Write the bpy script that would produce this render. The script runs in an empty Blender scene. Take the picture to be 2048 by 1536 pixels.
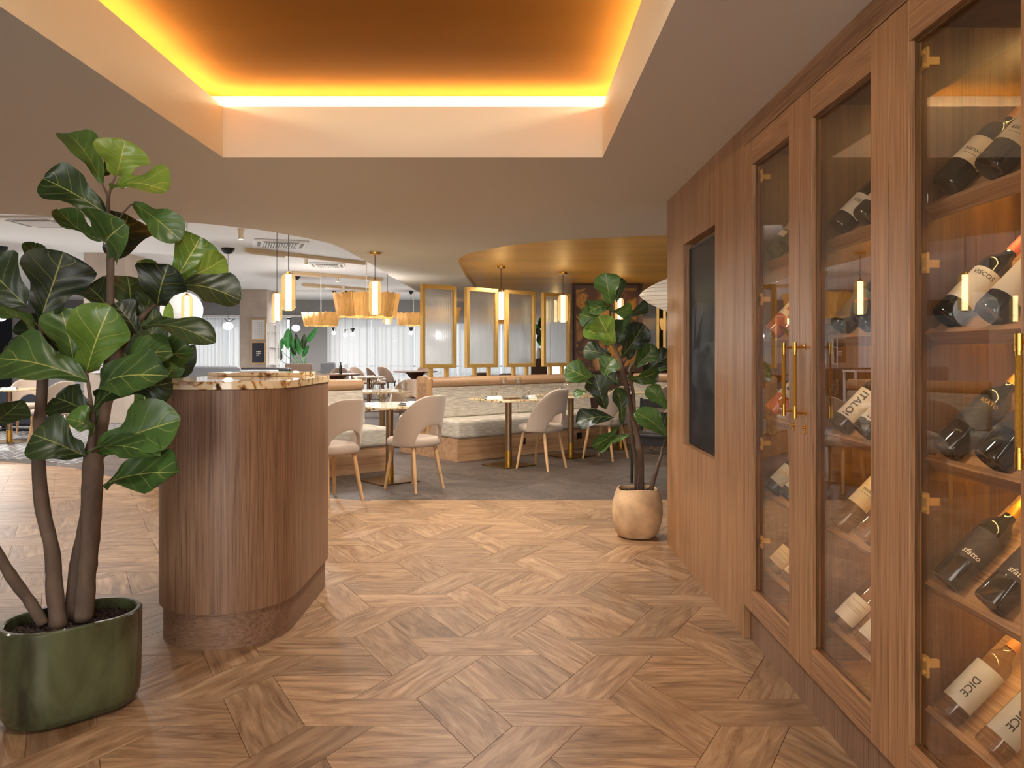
import bpy, bmesh, math, random
from mathutils import Vector, Matrix
from mathutils.geometry import tessellate_polygon
R = math.radians
random.seed(7)
scene = bpy.context.scene
COL = scene.collection

# ---------------------------------------------------------------- camera, sky, lamps, exposure
cam_data = bpy.data.cameras.new('camera')
cam_data.sensor_width = 36.0
cam_data.lens = 27.0
cam_data.shift_y = -61 / 2048
cam_data.clip_start = 0.05
cam = bpy.data.objects.new('camera', cam_data)
COL.objects.link(cam)
cam.location = (0, 0, 1.25)
cam.rotation_euler = (R(90), 0, 0)
scene.camera = cam
scene.view_settings.view_transform = 'Standard'
scene.view_settings.look = 'None'
scene.view_settings.gamma = 1.0
scene.view_settings.use_curve_mapping = False
scene.view_settings.exposure = 0.28
scene.cycles.max_bounces = 8
scene.cycles.diffuse_bounces = 4
scene.cycles.glossy_bounces = 4
scene.cycles.transmission_bounces = 6
scene.cycles.transparent_max_bounces = 16
scene.cycles.caustics_reflective = False
scene.cycles.caustics_refractive = False
scene.cycles.sample_clamp_indirect = 6.0

world = bpy.data.worlds.new('daylight')
scene.world = world
world.use_nodes = True
world.node_tree.nodes['Background'].inputs[0].default_value = (0.93, 0.96, 1.0, 1)
world.node_tree.nodes['Background'].inputs[1].default_value = .95

def lamp(kind, loc, power, color=(1, .86, .7), size=.3, size_y=None, rot=(0, 0, 0), angle=None, blend=1.0):
    d = bpy.data.lights.new('lamp_' + kind.lower(), kind)
    d.energy = power
    d.color = color
    if kind == 'AREA':
        d.size = size
        if size_y:
            d.shape = 'RECTANGLE'
            d.size_y = size_y
    else:
        d.shadow_soft_size = size
    if kind == 'SPOT':
        d.spot_size = angle or R(150)
        d.spot_blend = blend
    o = bpy.data.objects.new('lamp_' + kind.lower(), d)
    COL.objects.link(o)
    o.location = loc
    o.rotation_euler = rot
    return o

WARM = (1.0, .92, .82)
NEUT = (1.0, .97, .94)
# daylight from the street side, raking the curtains
sun = lamp('SUN', (-20, 40, 20), 1.2, (1, .97, .92))
sun.data.angle = R(3)
sun.rotation_euler = Vector((.62, -.72, -.42)).to_track_quat('-Z', 'Y').to_euler()
# fill lamp added behind the camera, standing for an assumed glazed entrance
lamp('AREA', (-.4, -3.6, 1.35), 150, NEUT, 3.6, 2.0, (R(90), 0, 0))
# spot lamps added to brighten the entrance hall, without any fittings
for x, y, z, p in ((-3.4, -1.4, 2.2, 60), (-4.2, 2.4, 2.2, 30), (.3, -1.2, 2.2, 110), (-.45, 1.7, 2.56, 90), (-.35, 4.75, 2.2, 165), (.1, 6.0, 2.2, 110), (-3.6, 4.6, 2.2, 30), (-2.3, 5.6, 2.2, 30)):
    lamp('SPOT', (x, y, z), p, WARM, .12, angle=R(165))
# unseen spots added under soffit, gold and white ceilings to brighten the dining room
for x, y, z, p in ((-2.4, 6.9, 2.95, 110), (-.7, 7.6, 2.2, 120), (.6, 7.9, 2.24, 70), (-.1, 9.8, 2.24, 60), (1.9, 9.6, 2.24, 45), (2.2, 11.4, 2.24, 40),
                   (-4.8, 8.6, 2.95, 260), (-3.2, 11.5, 2.95, 420), (-8.0, 10.5, 2.95, 520), (-11.5, 13, 2.95, 560), (-4.6, 16, 2.95, 600), (-9.5, 18, 2.95, 700),
                   (-3.2, 21, 2.95, 600), (-12.5, 21.5, 2.95, 700), (-6.8, 23, 2.95, 560), (.6, 16.5, 2.24, 120)):
    lamp('SPOT', (x, y, z), p, NEUT if x < -2.5 else WARM, .12, angle=R(165))

# ---------------------------------------------------------------- helpers
def Pw(x, y, Y):
    """photo pixel (2048 x 1536 frame) at distance Y -> point in the room"""
    return Vector(((x - 1025) * Y / 1536, Y, 1.25 - (y - 707) * Y / 1536))

class MB:
    def __init__(s):
        s.v, s.f, s.uv = [], [], None
    def add(s, vs, fs):
        n = len(s.v)
        s.v += [tuple(v) for v in vs]
        s.f += [tuple(i + n for i in f) for f in fs]
        return s
    def box(s, x0, x1, y0, y1, z0, z1):
        return s.add([(x0, y0, z0), (x1, y0, z0), (x1, y1, z0), (x0, y1, z0), (x0, y0, z1), (x1, y0, z1), (x1, y1, z1), (x0, y1, z1)],
                     [(3, 2, 1, 0), (4, 5, 6, 7), (0, 1, 5, 4), (1, 2, 6, 5), (2, 3, 7, 6), (3, 0, 4, 7)])
    def prism(s, poly, z0, z1):
        n = len(poly)
        return s.add([(x, y, z0) for x, y in poly] + [(x, y, z1) for x, y in poly],
                     [tuple(range(n - 1, -1, -1)), tuple(range(n, 2 * n))] + [(i, (i + 1) % n, (i + 1) % n + n, i + n) for i in range(n)])
    def prism_xz(s, poly, y0, y1):
        n = len(poly)
        return s.add([(x, y0, z) for x, z in poly] + [(x, y1, z) for x, z in poly],
                     [tuple(range(n)), tuple(range(2 * n - 1, n - 1, -1))] + [(i, i + n, (i + 1) % n + n, (i + 1) % n) for i in range(n)])
    def lathe(s, prof, n=20, c=(0, 0, 0), closed=True):
        m = len(prof)
        vs = []
        for r, z in prof:
            for k in range(n):
                a = 2 * math.pi * k / n
                vs.append((c[0] + r * math.cos(a), c[1] + r * math.sin(a), c[2] + z))
        fs = [(i * n + k, i * n + (k + 1) % n, (i + 1) * n + (k + 1) % n, (i + 1) * n + k) for i in range(m - 1) for k in range(n)]
        if closed:
            if prof[0][0] > 1e-6:
                fs.append(tuple(range(n - 1, -1, -1)))
            if prof[-1][0] > 1e-6:
                fs.append(tuple((m - 1) * n + k for k in range(n)))
        return s.add(vs, fs)
    def tube(s, pts, rad, n=8, cap=True):
        pts = [Vector(p) for p in pts]
        if not isinstance(rad, (list, tuple)):
            rad = [rad] * len(pts)
        vs, fs = [], []
        ref = None
        for i, p in enumerate(pts):
            t = (pts[min(i + 1, len(pts) - 1)] - pts[max(i - 1, 0)]).normalized()
            if ref is None:
                ref = Vector((0, 0, 1)) if abs(t.z) < .9 else Vector((1, 0, 0))
            a = t.cross(ref).normalized()
            b = t.cross(a).normalized()
            ref = a.cross(t)
            for k in range(n):
                q = 2 * math.pi * k / n
                vs.append(p + (a * math.cos(q) + b * math.sin(q)) * rad[i])
        for i in range(len(pts) - 1):
            for k in range(n):
                fs.append((i * n + k, (i + 1) * n + k, (i + 1) * n + (k + 1) % n, i * n + (k + 1) % n))
        if cap:
            fs.append(tuple(range(n)))
            fs.append(tuple((len(pts) - 1) * n + k for k in range(n - 1, -1, -1)))
        return s.add(vs, fs)
    def xf(s, M):
        s.v = [tuple(M @ Vector(v)) for v in s.v]
        return s
    def mesh(s, name, mat, smooth=False):
        me = bpy.data.meshes.new(name)
        me.from_pydata(s.v, [], s.f)
        if s.uv:
            l = me.uv_layers.new(name='UVMap')
            for lp in me.loops:
                l.data[lp.index].uv = s.uv[lp.vertex_index]
        me.update()
        bm = bmesh.new()
        bm.from_mesh(me)
        bmesh.ops.recalc_face_normals(bm, faces=bm.faces)
        bm.to_mesh(me)
        bm.free()
        if mat:
            me.materials.append(mat)
        if smooth:
            me.polygons.foreach_set('use_smooth', [True] * len(me.polygons))
        return me
    def obj(s, name, mat, parent=None, smooth=False, bevel=0, segs=2, kind=None, label=None, auto=False):
        me = s.mesh(name, mat, smooth or auto)
        return place(me, name, parent, bevel, segs, kind, label, auto)

def place(me, name, parent=None, bevel=0, segs=2, kind=None, label=None, auto=False, loc=None, rot=None):
    o = bpy.data.objects.new(name, me)
    COL.objects.link(o)
    if parent:
        o.parent = parent
    if loc is not None:
        o.location = loc
    if rot is not None:
        o.rotation_euler = rot
    if bevel:
        m = o.modifiers.new('edge', 'BEVEL')
        m.width = bevel
        m.segments = segs
        m.limit_method = 'ANGLE'
    if auto:
        me.set_sharp_from_angle(angle=R(38))
    if kind:
        o['kind'] = kind
    if label:
        o['label'] = label
    return o

def tag(o, label, cat, group=None):
    o['label'] = label
    o['category'] = cat
    if group:
        o['group'] = group
    return o

def thing(name, label, cat, loc=(0, 0, 0), rz=0, group=None):
    o = bpy.data.objects.new(name, None)
    o.empty_display_size = .1
    COL.objects.link(o)
    o.location = loc
    o.rotation_euler = (0, 0, rz)
    return tag(o, label, cat, group)

def copy_tree(o, loc, rz, label, parent=None):
    c = o.copy()
    COL.objects.link(c)
    if parent:
        c.parent = parent
    else:
        c.location = loc
        c.rotation_euler = (0, 0, rz)
        c['label'] = label
    for ch in list(o.children):
        copy_tree(ch, None, None, None, c)
    return c

# ---------------------------------------------------------------- materials
def mat_new(name):
    m = bpy.data.materials.new(name)
    m.use_nodes = True
    nt = m.node_tree
    return m, nt, nt.nodes['Principled BSDF']

def nd(nt, typ, **kw):
    n = nt.nodes.new(typ)
    for k, v in kw.items():
        if k in n.inputs:
            n.inputs[k].default_value = v
        else:
            setattr(n, k, v)
    return n

def srgb(r, g, b):
    f = lambda c: (c / 255 / 12.92) if c / 255 <= .04045 else ((c / 255 + .055) / 1.055) ** 2.4
    return (f(r), f(g), f(b), 1)

def plain(name, rgb, rough=.5, metal=0, bump=0, bscale=200, emit=0, spec=.5, var=0, vscale=6, stretch=(1, 1, 1), sheen=0, emit_rgb=None):
    m, nt, b = mat_new(name)
    b.inputs['Base Color'].default_value = rgb
    b.inputs['Roughness'].default_value = rough
    b.inputs['Metallic'].default_value = metal
    b.inputs['Specular IOR Level'].default_value = spec
    if sheen:
        b.inputs['Sheen Weight'].default_value = sheen
    if emit:
        b.inputs['Emission Color'].default_value = emit_rgb or rgb
        b.inputs['Emission Strength'].default_value = emit
    if bump or var:
        tc = nd(nt, 'ShaderNodeTexCoord')
        mp = nd(nt, 'ShaderNodeMapping', Scale=stretch)
        nt.links.new(tc.outputs['Object'], mp.inputs[0])
    if bump:
        n = nd(nt, 'ShaderNodeTexNoise', Scale=bscale, Detail=3.0)
        nt.links.new(mp.outputs[0], n.inputs['Vector'])
        bp = nd(nt, 'ShaderNodeBump', Strength=bump, Distance=.002)
        nt.links.new(n.outputs[0], bp.inputs['Height'])
        nt.links.new(bp.outputs[0], b.inputs['Normal'])
    if var:
        n = nd(nt, 'ShaderNodeTexNoise', Scale=vscale, Detail=5.0)
        nt.links.new(mp.outputs[0], n.inputs['Vector'])
        cr = nd(nt, 'ShaderNodeValToRGB')
        cr.color_ramp.elements[0].position = .3
        cr.color_ramp.elements[1].position = .7
        cr.color_ramp.elements[0].color = [c * (1 - var) for c in rgb[:3]] + [1]
        cr.color_ramp.elements[1].color = [min(1, c * (1 + var)) for c in rgb[:3]] + [1]
        nt.links.new(n.outputs[0], cr.inputs[0])
        nt.links.new(cr.outputs[0], b.inputs['Base Color'])
    return m

def wood(name, dark, mid, light, axis=2, scale=1.0, rough=.42, rnd=0.0, knots=0.0, bump=.15, long=.06, coarse=1.0, fine=.45):
    """grain runs along AXIS of the object's own space; rnd shifts and shades it per object"""
    m, nt, b = mat_new(name)
    L = nt.links.new
    tc = nd(nt, 'ShaderNodeTexCoord')
    vec = tc.outputs['Object']
    oi = nd(nt, 'ShaderNodeObjectInfo')
    if rnd:
        mu = nd(nt, 'ShaderNodeVectorMath', operation='SCALE')
        mu.inputs[0].default_value = (37.1, 51.7, 23.3)
        L(oi.outputs['Random'], mu.inputs['Scale'])
        ad = nd(nt, 'ShaderNodeVectorMath', operation='ADD')
        L(vec, ad.inputs[0])
        L(mu.outputs[0], ad.inputs[1])
        vec = ad.outputs[0]
    sc = [scale] * 3
    sc[axis] = scale * long
    mp = nd(nt, 'ShaderNodeMapping', Scale=tuple(sc))
    L(vec, mp.inputs[0])
    n1 = nd(nt, 'ShaderNodeTexNoise', Scale=9.0, Detail=4.0, Roughness=.6, Distortion=1.6)
    L(mp.outputs[0], n1.inputs['Vector'])
    sc2 = [scale * 1.0] * 3
    sc2[axis] = scale * .02
    mp2 = nd(nt, 'ShaderNodeMapping', Scale=tuple(sc2))
    L(vec, mp2.inputs[0])
    n2 = nd(nt, 'ShaderNodeTexNoise', Scale=120.0, Detail=3.0, Roughness=.6, Distortion=.2)
    L(mp2.outputs[0], n2.inputs['Vector'])
    mx = nd(nt, 'ShaderNodeMath', operation='MULTIPLY_ADD')
    L(n2.outputs[0], mx.inputs[0])
    mx.inputs[1].default_value = fine
    mc = nd(nt, 'ShaderNodeMath', operation='MULTIPLY')
    mc.inputs[1].default_value = coarse
    L(n1.outputs[0], mc.inputs[0])
    L(mc.outputs[0], mx.inputs[2])
    cr = nd(nt, 'ShaderNodeValToRGB')
    e = cr.color_ramp.elements
    mean, dev = .5 * (coarse + fine), .21 * math.hypot(coarse, fine)
    e[0].position, e[0].color = mean - dev, dark
    e[1].position, e[1].color = mean + dev, light
    k = e.new(mean - .02)
    k.color = mid
    L(mx.outputs[0], cr.inputs[0])
    col = cr.outputs[0]
    if knots:
        n3 = nd(nt, 'ShaderNodeTexNoise', Scale=3.2, Detail=3.0, Distortion=.8)
        sc3 = [scale] * 3
        sc3[axis] = scale * .3
        mp3 = nd(nt, 'ShaderNodeMapping', Scale=tuple(sc3))
        L(vec, mp3.inputs[0])
        L(mp3.outputs[0], n3.inputs['Vector'])
        r3 = nd(nt, 'ShaderNodeMapRange')
        r3.inputs['From Min'].default_value = .56
        r3.inputs['From Max'].default_value = .78
        r3.inputs['To Max'].default_value = knots
        L(n3.outputs[0], r3.inputs['Value'])
        mk = nd(nt, 'ShaderNodeMix', data_type='RGBA')
        L(r3.outputs[0], mk.inputs['Factor'])
        L(col, mk.inputs[6])
        mk.inputs[7].default_value = tuple(c * .55 for c in dark[:3]) + (1,)
        col = mk.outputs[2]
    if rnd:
        hs = nd(nt, 'ShaderNodeHueSaturation')
        r4 = nd(nt, 'ShaderNodeMapRange')
        r4.inputs['To Min'].default_value = 1 - rnd
        r4.inputs['To Max'].default_value = 1 + rnd
        L(oi.outputs['Random'], r4.inputs['Value'])
        L(r4.outputs[0], hs.inputs['Value'])
        L(col, hs.inputs['Color'])
        col = hs.outputs[0]
    L(col, b.inputs['Base Color'])
    b.inputs['Roughness'].default_value = rough
    if bump:
        bp = nd(nt, 'ShaderNodeBump', Strength=bump, Distance=.001)
        L(mx.outputs[0], bp.inputs['Height'])
        L(bp.outputs[0], b.inputs['Normal'])
    return m

def clear_glass(name, tint=(1, 1, 1, 1), ior=1.45, gloss_rough=0.0, boost=1.0):
    m, nt, b = mat_new(name)
    nt.nodes.remove(b)
    out = nt.nodes['Material Output']
    tr = nd(nt, 'ShaderNodeBsdfTransparent', Color=tint)
    gl = nd(nt, 'ShaderNodeBsdfGlossy', Roughness=gloss_rough)
    fr = nd(nt, 'ShaderNodeFresnel', IOR=ior)
    ge = nd(nt, 'ShaderNodeNewGeometry')          # the node inverts the index on back faces: undo that for thin panes
    mi = nd(nt, 'ShaderNodeMapRange')
    mi.inputs['To Min'].default_value = ior
    mi.inputs['To Max'].default_value = 1 / ior
    nt.links.new(ge.outputs['Backfacing'], mi.inputs['Value'])
    nt.links.new(mi.outputs[0], fr.inputs['IOR'])
    mu = nd(nt, 'ShaderNodeMath', operation='MULTIPLY')
    mu.inputs[1].default_value = boost
    nt.links.new(fr.outputs[0], mu.inputs[0])
    mx = nd(nt, 'ShaderNodeMixShader')
    nt.links.new(mu.outputs[0], mx.inputs[0])
    nt.links.new(tr.outputs[0], mx.inputs[1])
    nt.links.new(gl.outputs[0], mx.inputs[2])
    nt.links.new(mx.outputs[0], out.inputs[0])
    return m

def leaf_mat(name, c_dark, c_light, vein, transl=.25, rough=.33):
    m, nt, b = mat_new(name)
    L = nt.links.new
    uv = nd(nt, 'ShaderNodeUVMap')
    sp = nd(nt, 'ShaderNodeSeparateXYZ')
    L(uv.outputs[0], sp.inputs[0])
    M = lambda op, a, c=None, d=None: _math(nt, op, a, c, d)
    a = M('ABSOLUTE', M('SUBTRACT', sp.outputs[0], .5))          # 0 midrib .. .5 margin
    mid = M('LESS_THAN', a, M('SUBTRACT', .02, M('MULTIPLY', sp.outputs[1], .012)))
    s = M('SUBTRACT', M('MULTIPLY', sp.outputs[1], 4.6), M('MULTIPLY', a, 3.0))
    fr = M('ABSOLUTE', M('SUBTRACT', M('FRACT', s), .5))
    side = M('LESS_THAN', fr, M('SUBTRACT', .055, M('MULTIPLY', a, .08)))
    side = M('MULTIPLY', side, .34)
    v = M('MAXIMUM', mid, side)
    tc = nd(nt, 'ShaderNodeTexCoord')
    n = nd(nt, 'ShaderNodeTexNoise', Scale=14.0, Detail=3.0)
    L(tc.outputs['Object'], n.inputs['Vector'])
    oi = nd(nt, 'ShaderNodeObjectInfo')
    ad = M('ADD', M('MULTIPLY', n.outputs[0], .6), M('MULTIPLY', oi.outputs['Random'], .55))
    cr = nd(nt, 'ShaderNodeValToRGB')
    cr.color_ramp.elements[0].position, cr.color_ramp.elements[0].color = .25, c_dark
    cr.color_ramp.elements[1].position, cr.color_ramp.elements[1].color = .85, c_light
    L(ad, cr.inputs[0])
    mx = nd(nt, 'ShaderNodeMix', data_type='RGBA')
    L(v, mx.inputs['Factor'])
    L(cr.outputs[0], mx.inputs[6])
    mx.inputs[7].default_value = vein
    L(mx.outputs[2], b.inputs['Base Color'])
    b.inputs['Roughness'].default_value = rough
    bp = nd(nt, 'ShaderNodeBump', Strength=.35, Distance=.004)
    L(M('SUBTRACT', M('MULTIPLY', M('SINE', M('MULTIPLY', s, 6.2832)), .5), v), bp.inputs['Height'])
    L(bp.outputs[0], b.inputs['Normal'])
    tl = nd(nt, 'ShaderNodeBsdfTranslucent')
    L(mx.outputs[2], tl.inputs[0])
    ms = nd(nt, 'ShaderNodeMixShader')
    ms.inputs[0].default_value = transl
    L(b.outputs[0], ms.inputs[1])
    L(tl.outputs[0], ms.inputs[2])
    L(ms.outputs[0], nt.nodes['Material Output'].inputs[0])
    return m

def _math(nt, op, a, c=None, d=None):
    n = nt.nodes.new('ShaderNodeMath')
    n.operation = op
    for i, x in enumerate((a, c, d)):
        if x is None:
            continue
        if isinstance(x, (int, float)):
            n.inputs[i].default_value = x
        else:
            nt.links.new(x, n.inputs[i])
    return n.outputs[0]

M_plank = wood('oak_plank', srgb(108, 77, 51), srgb(142, 110, 80), srgb(172, 140, 107), 0, 2.1, .42, rnd=.18, knots=.38, bump=.08, long=.16, coarse=1.0, fine=.22)
M_plank.node_tree.nodes['Principled BSDF'].inputs['Specular IOR Level'].default_value = .28
M_joint = plain('plank_joint', srgb(120, 92, 68), .8)
M_dplank = wood('grey_oak_plank', srgb(50, 41, 35), srgb(76, 64, 56), srgb(106, 91, 80), 0, 2.4, .5, rnd=.18, knots=.4, bump=.1, long=.14)
M_djoint = plain('grey_joint', srgb(70, 58, 50), .8)
M_veneer = wood('walnut_veneer', srgb(108, 74, 45), srgb(156, 114, 77), srgb(184, 140, 99), 2, 1.5, .38, long=.035, coarse=.6, fine=.8)
M_veneer_y = wood('walnut_veneer_across', srgb(106, 73, 45), srgb(152, 111, 76), srgb(180, 137, 98), 1, 1.5, .38, long=.035, coarse=.6, fine=.8)
M_shelf_lit = wood('shelf_board', srgb(140, 102, 70), srgb(188, 148, 110), srgb(212, 174, 136), 1, 1.5, .4, long=.035, coarse=.6, fine=.7)  # veneer lightened; LED light on the shelf lips is put into its colour
M_inside = wood('cabinet_interior_veneer', srgb(58, 37, 16), srgb(92, 61, 29), srgb(116, 82, 43), 2, 1.5, .4, long=.035, coarse=.8, fine=.6)
M_counter = wood('counter_veneer', srgb(88, 64, 46), srgb(128, 96, 72), srgb(150, 116, 90), 2, 1.3, .42, long=.03, coarse=.45, fine=.9)
M_counter_h = wood('counter_kick_veneer', srgb(86, 62, 46), srgb(124, 94, 72), srgb(142, 110, 88), 0, 1.3, .45, long=.05, coarse=.35, fine=.8)
M_oak = wood('pale_oak', srgb(176, 132, 86), srgb(208, 164, 114), srgb(222, 182, 134), 2, 1.2, .4, long=.04, rnd=.04)
M_oak_x = wood('pale_oak_along', srgb(150, 110, 76), srgb(184, 142, 104), srgb(204, 164, 124), 0, 1.2, .42, long=.04)
M_bark = plain('fig_bark', srgb(92, 74, 60), .85, bump=.8, bscale=60, var=.35, vscale=18, stretch=(1, 1, .35))
M_soffit = plain('taupe_ceiling_paint', srgb(210, 209, 205), .75)
M_cream = plain('cream_cove_paint', srgb(240, 226, 200), .7)
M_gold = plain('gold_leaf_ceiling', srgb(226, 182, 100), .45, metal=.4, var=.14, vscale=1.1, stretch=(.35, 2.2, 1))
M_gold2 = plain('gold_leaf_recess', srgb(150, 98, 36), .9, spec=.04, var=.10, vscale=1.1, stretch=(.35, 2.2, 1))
M_white = plain('white_ceiling_paint', srgb(244, 244, 243), .8)
M_wallgrey = plain('grey_wall_paint', srgb(138, 136, 136), .8)
M_wallwhite = plain('white_wall_paint', srgb(224, 222, 220), .8)
M_plaster = plain('taupe_plaster', srgb(176, 160, 146), .8, var=.08, vscale=3)
M_navy = plain('navy_panel', srgb(40, 44, 54), .6)
M_darkbrown = plain('dark_brown_wall', srgb(92, 68, 50), .7)
M_black = plain('black_metal', srgb(28, 27, 27), .45)
M_brass = plain('brushed_brass', srgb(208, 160, 72), .28, metal=1.0)
M_brass_lt = plain('satin_brass', srgb(230, 190, 112), .38, metal=.6)
M_bronze = plain('bronze_post', srgb(150, 122, 92), .38, metal=.8)
M_fabric = plain('beige_boucle', srgb(176, 156, 138), .9, bump=.6, bscale=420, var=.06, vscale=160, sheen=.3)
M_fabric_dk = plain('brown_fabric', srgb(128, 104, 88), .9, bump=.5, bscale=300, sheen=.2)
M_bench = plain('striped_bench_fabric', srgb(202, 192, 176), .9, bump=.5, bscale=260, var=.27, vscale=11, stretch=(.9, .9, 7))
M_tan = plain('tan_leather', srgb(184, 146, 110), .45, bump=.25, bscale=120, var=.06, vscale=20, stretch=(9, 1, 1))
M_screen = plain('display_glass', (.004, .006, .011, 1), .35, spec=.15)
M_greypanel = plain('grey_upholstery', srgb(120, 122, 126), .85)
M_glass = clear_glass('cabinet_glass', (.97, .95, .92, 1), 1.45, 0.0, 1.1)
M_ware = clear_glass('drinking_glass', (.97, .97, .96, 1), 1.5, 0.0, 1.25)
M_linen = plain('white_linen', srgb(236, 232, 228), .9)
M_paper = plain('lantern_paper', srgb(240, 226, 204), .8, emit=.30)
M_paperw = plain('white_paper_globe', srgb(240, 238, 234), .8, emit=.35)
M_tubelamp = plain('lamp_tube', (1, .88, .66, 1), .5, emit=14.0)
M_bulb = plain('bulb_globe', (1, .93, .82, 1), .4, emit=3.2)
M_amber = plain('amber_led', (1, .68, .25, 1), .5, emit=40.0)
M_cove = plain('cove_led', (1, .87, .62, 1), .5, emit=42.0)
M_soil = plain('dark_pebbles', srgb(62, 48, 42), .85, var=.4, vscale=60)
# ---------------------------------------------------------------- floor of planks laid in three directions
PA = .2325
PH = PA * math.sqrt(3) / 2
P0 = (-.346, 3.181)
BORDER = [(6.0, 6.55), (-1.3, 6.55), (-3.35, 7.2), (-4.8, 8.4), (-6.4, 9.1), (-18.0, 9.3)]

def border_seg(x):
    for (xa, ya), (xb, yb) in zip(BORDER, BORDER[1:]):
        if xb <= x <= xa:
            return (xa, ya), (xb, yb)
    return BORDER[-2], BORDER[-1]

def clip(poly, p, q, left):
    """keep the part of POLY on one side of the line p-q"""
    def side(v):
        s = (q[0] - p[0]) * (v[1] - p[1]) - (q[1] - p[1]) * (v[0] - p[0])
        return s if left else -s
    out = []
    for i in range(len(poly)):
        a, b = poly[i], poly[(i + 1) % len(poly)]
        sa, sb = side(a), side(b)
        if sa >= 0:
            out.append(a)
        if sa * sb < 0:
            t = sa / (sa - sb)
            out.append((a[0] + (b[0] - a[0]) * t, a[1] + (b[1] - a[1]) * t))
    return out

def inset(poly, d):
    cx = sum(p[0] for p in poly) / len(poly)
    cy = sum(p[1] for p in poly) / len(poly)
    n = len(poly)
    res = []
    for i in range(n):
        p0, p1, p2 = Vector(poly[i - 1]), Vector(poly[i]), Vector(poly[(i + 1) % n])
        e1, e2 = (p1 - p0), (p2 - p1)
        if e1.length < 1e-6 or e2.length < 1e-6:
            res.append(tuple(p1)); continue
        n1, n2 = Vector((-e1.y, e1.x)).normalized(), Vector((-e2.y, e2.x)).normalized()
        k = 1 + n1.dot(n2)
        res.append(tuple(p1 + (n1 + n2) * (d / max(k, .3))))
    return res

PAR = [(0, 0), (2 * PA, 0), (1.5 * PA, PH), (-.5 * PA, PH)]
PAR = [(x - .75 * PA, y - .5 * PH) for x, y in PAR]
TRA = [(-PA, 0), (PA, 0), (.5 * PA, PH), (-.5 * PA, PH)]
TRA = [(x, y - .5 * PH) for x, y in TRA]

def rot2(p, a):
    c, s = math.cos(a), math.sin(a)
    return (p[0] * c - p[1] * s, p[0] * s + p[1] * c)

light_floor = MB().box(-17.5, 4.4, -4.0, 26.2, -.06, -.004).obj('floor', M_joint, kind='structure')
dark_poly = [(4.4, 6.55), (4.4, 26.1), (-17.4, 26.1), (-17.4, 9.3)] + BORDER[4:0:-1]
dark_floor = MB().prism(dark_poly, -.0042, -.0025).obj('floor', M_djoint, kind='structure')
mesh_par = MB().prism(inset(PAR, .0011), -.005, 0).mesh('plank', M_plank)
mesh_tra = MB().prism(inset(TRA, .0011), -.005, 0).mesh('plank', M_plank)
dmesh_par = MB().prism(inset(PAR, .0013), -.004, 0).mesh('plank', M_dplank)
dmesh_tra = MB().prism(inset(TRA, .0013), -.004, 0).mesh('plank', M_dplank)
rest_l, rest_d = MB(), MB()
n_l = n_d = 0
cells = []
for j in range(-30, 40):
    for i in range(-30, 30):
        ox = P0[0] + 3 * PA * i + 1.5 * PA * j
        oy = P0[1] + 3 * PH * j
        if 1.6 < oy < 12.5 and -8 < ox < 3:
            cells.append((oy, ox))
cells.sort()
rp = random.Random(5)
for oy, ox in cells:
    pieces = []
    for k in range(3):
        a = R(120) * k
        c = rot2((.75 * PA, .5 * PH), a)
        pieces.append((0, ox + c[0], oy + c[1], a))
    # the hexagon between them, halved along one of its diagonals
    hx, hy = ox + 1.5 * PA, oy - PH
    b = R(60) * rp.choice((0, 0, 1, 2, 2))
    for s in (0, math.pi):
        c = rot2((0, .5 * PH), b + s)
        pieces.append((1, hx + c[0], hy + c[1], b + s))
    for shape, cx, cy, a in pieces:
        u = 1025 + cx * 1536 / cy
        if not (-260 < u < 2300) or cx > 1.25 and cy < 5.0 or cx > 3.9:
            continue
        base = PAR if shape == 0 else TRA
        wp = [(cx + rot2(p, a)[0], cy + rot2(p, a)[1]) for p in base]
        (p, q) = border_seg(cx)
        s = [(q[0] - p[0]) * (v[1] - p[1]) - (q[1] - p[1]) * (v[0] - p[0]) for v in wp]
        for dark in (False, True):
            # p -> q runs towards -x, so its left side is the near (light) side
            inside = [(x > 0) != dark for x in s]
            if not any(inside):
                continue
            if dark and cx < -5.2 and cy > 8:
                continue
            whole = all(inside)
            poly = base if whole else [rot2((x - cx, y - cy), -a) for x, y in clip(wp, p, q, not dark)]
            if len(poly) < 3:
                continue
            big = cy < 8.2 if dark else True
            cnt = n_d if dark else n_l
            if big and cnt < 296:
                if whole:
                    me = ((dmesh_par, dmesh_tra) if dark else (mesh_par, mesh_tra))[shape]
                else:
                    me = MB().prism(inset(poly, .0008), -.004, 0).mesh('plank', M_dplank if dark else M_plank)
                place(me, 'plank', dark_floor if dark else light_floor, loc=(cx, cy, 0), rot=(0, 0, a))
                if dark: n_d += 1
                else: n_l += 1
            else:
                tgt = rest_d if dark else rest_l
                pp = inset(poly, .0013)
                tgt.prism([(cx + rot2(v, a)[0], cy + rot2(v, a)[1]) for v in pp], -.004, 0)
if rest_l.v:
    rest_l.obj('plank', M_plank, light_floor, kind='stuff')
if rest_d.v:
    rest_d.obj('plank', M_dplank, dark_floor, kind='stuff')
print('planks', n_l, n_d)

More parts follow.
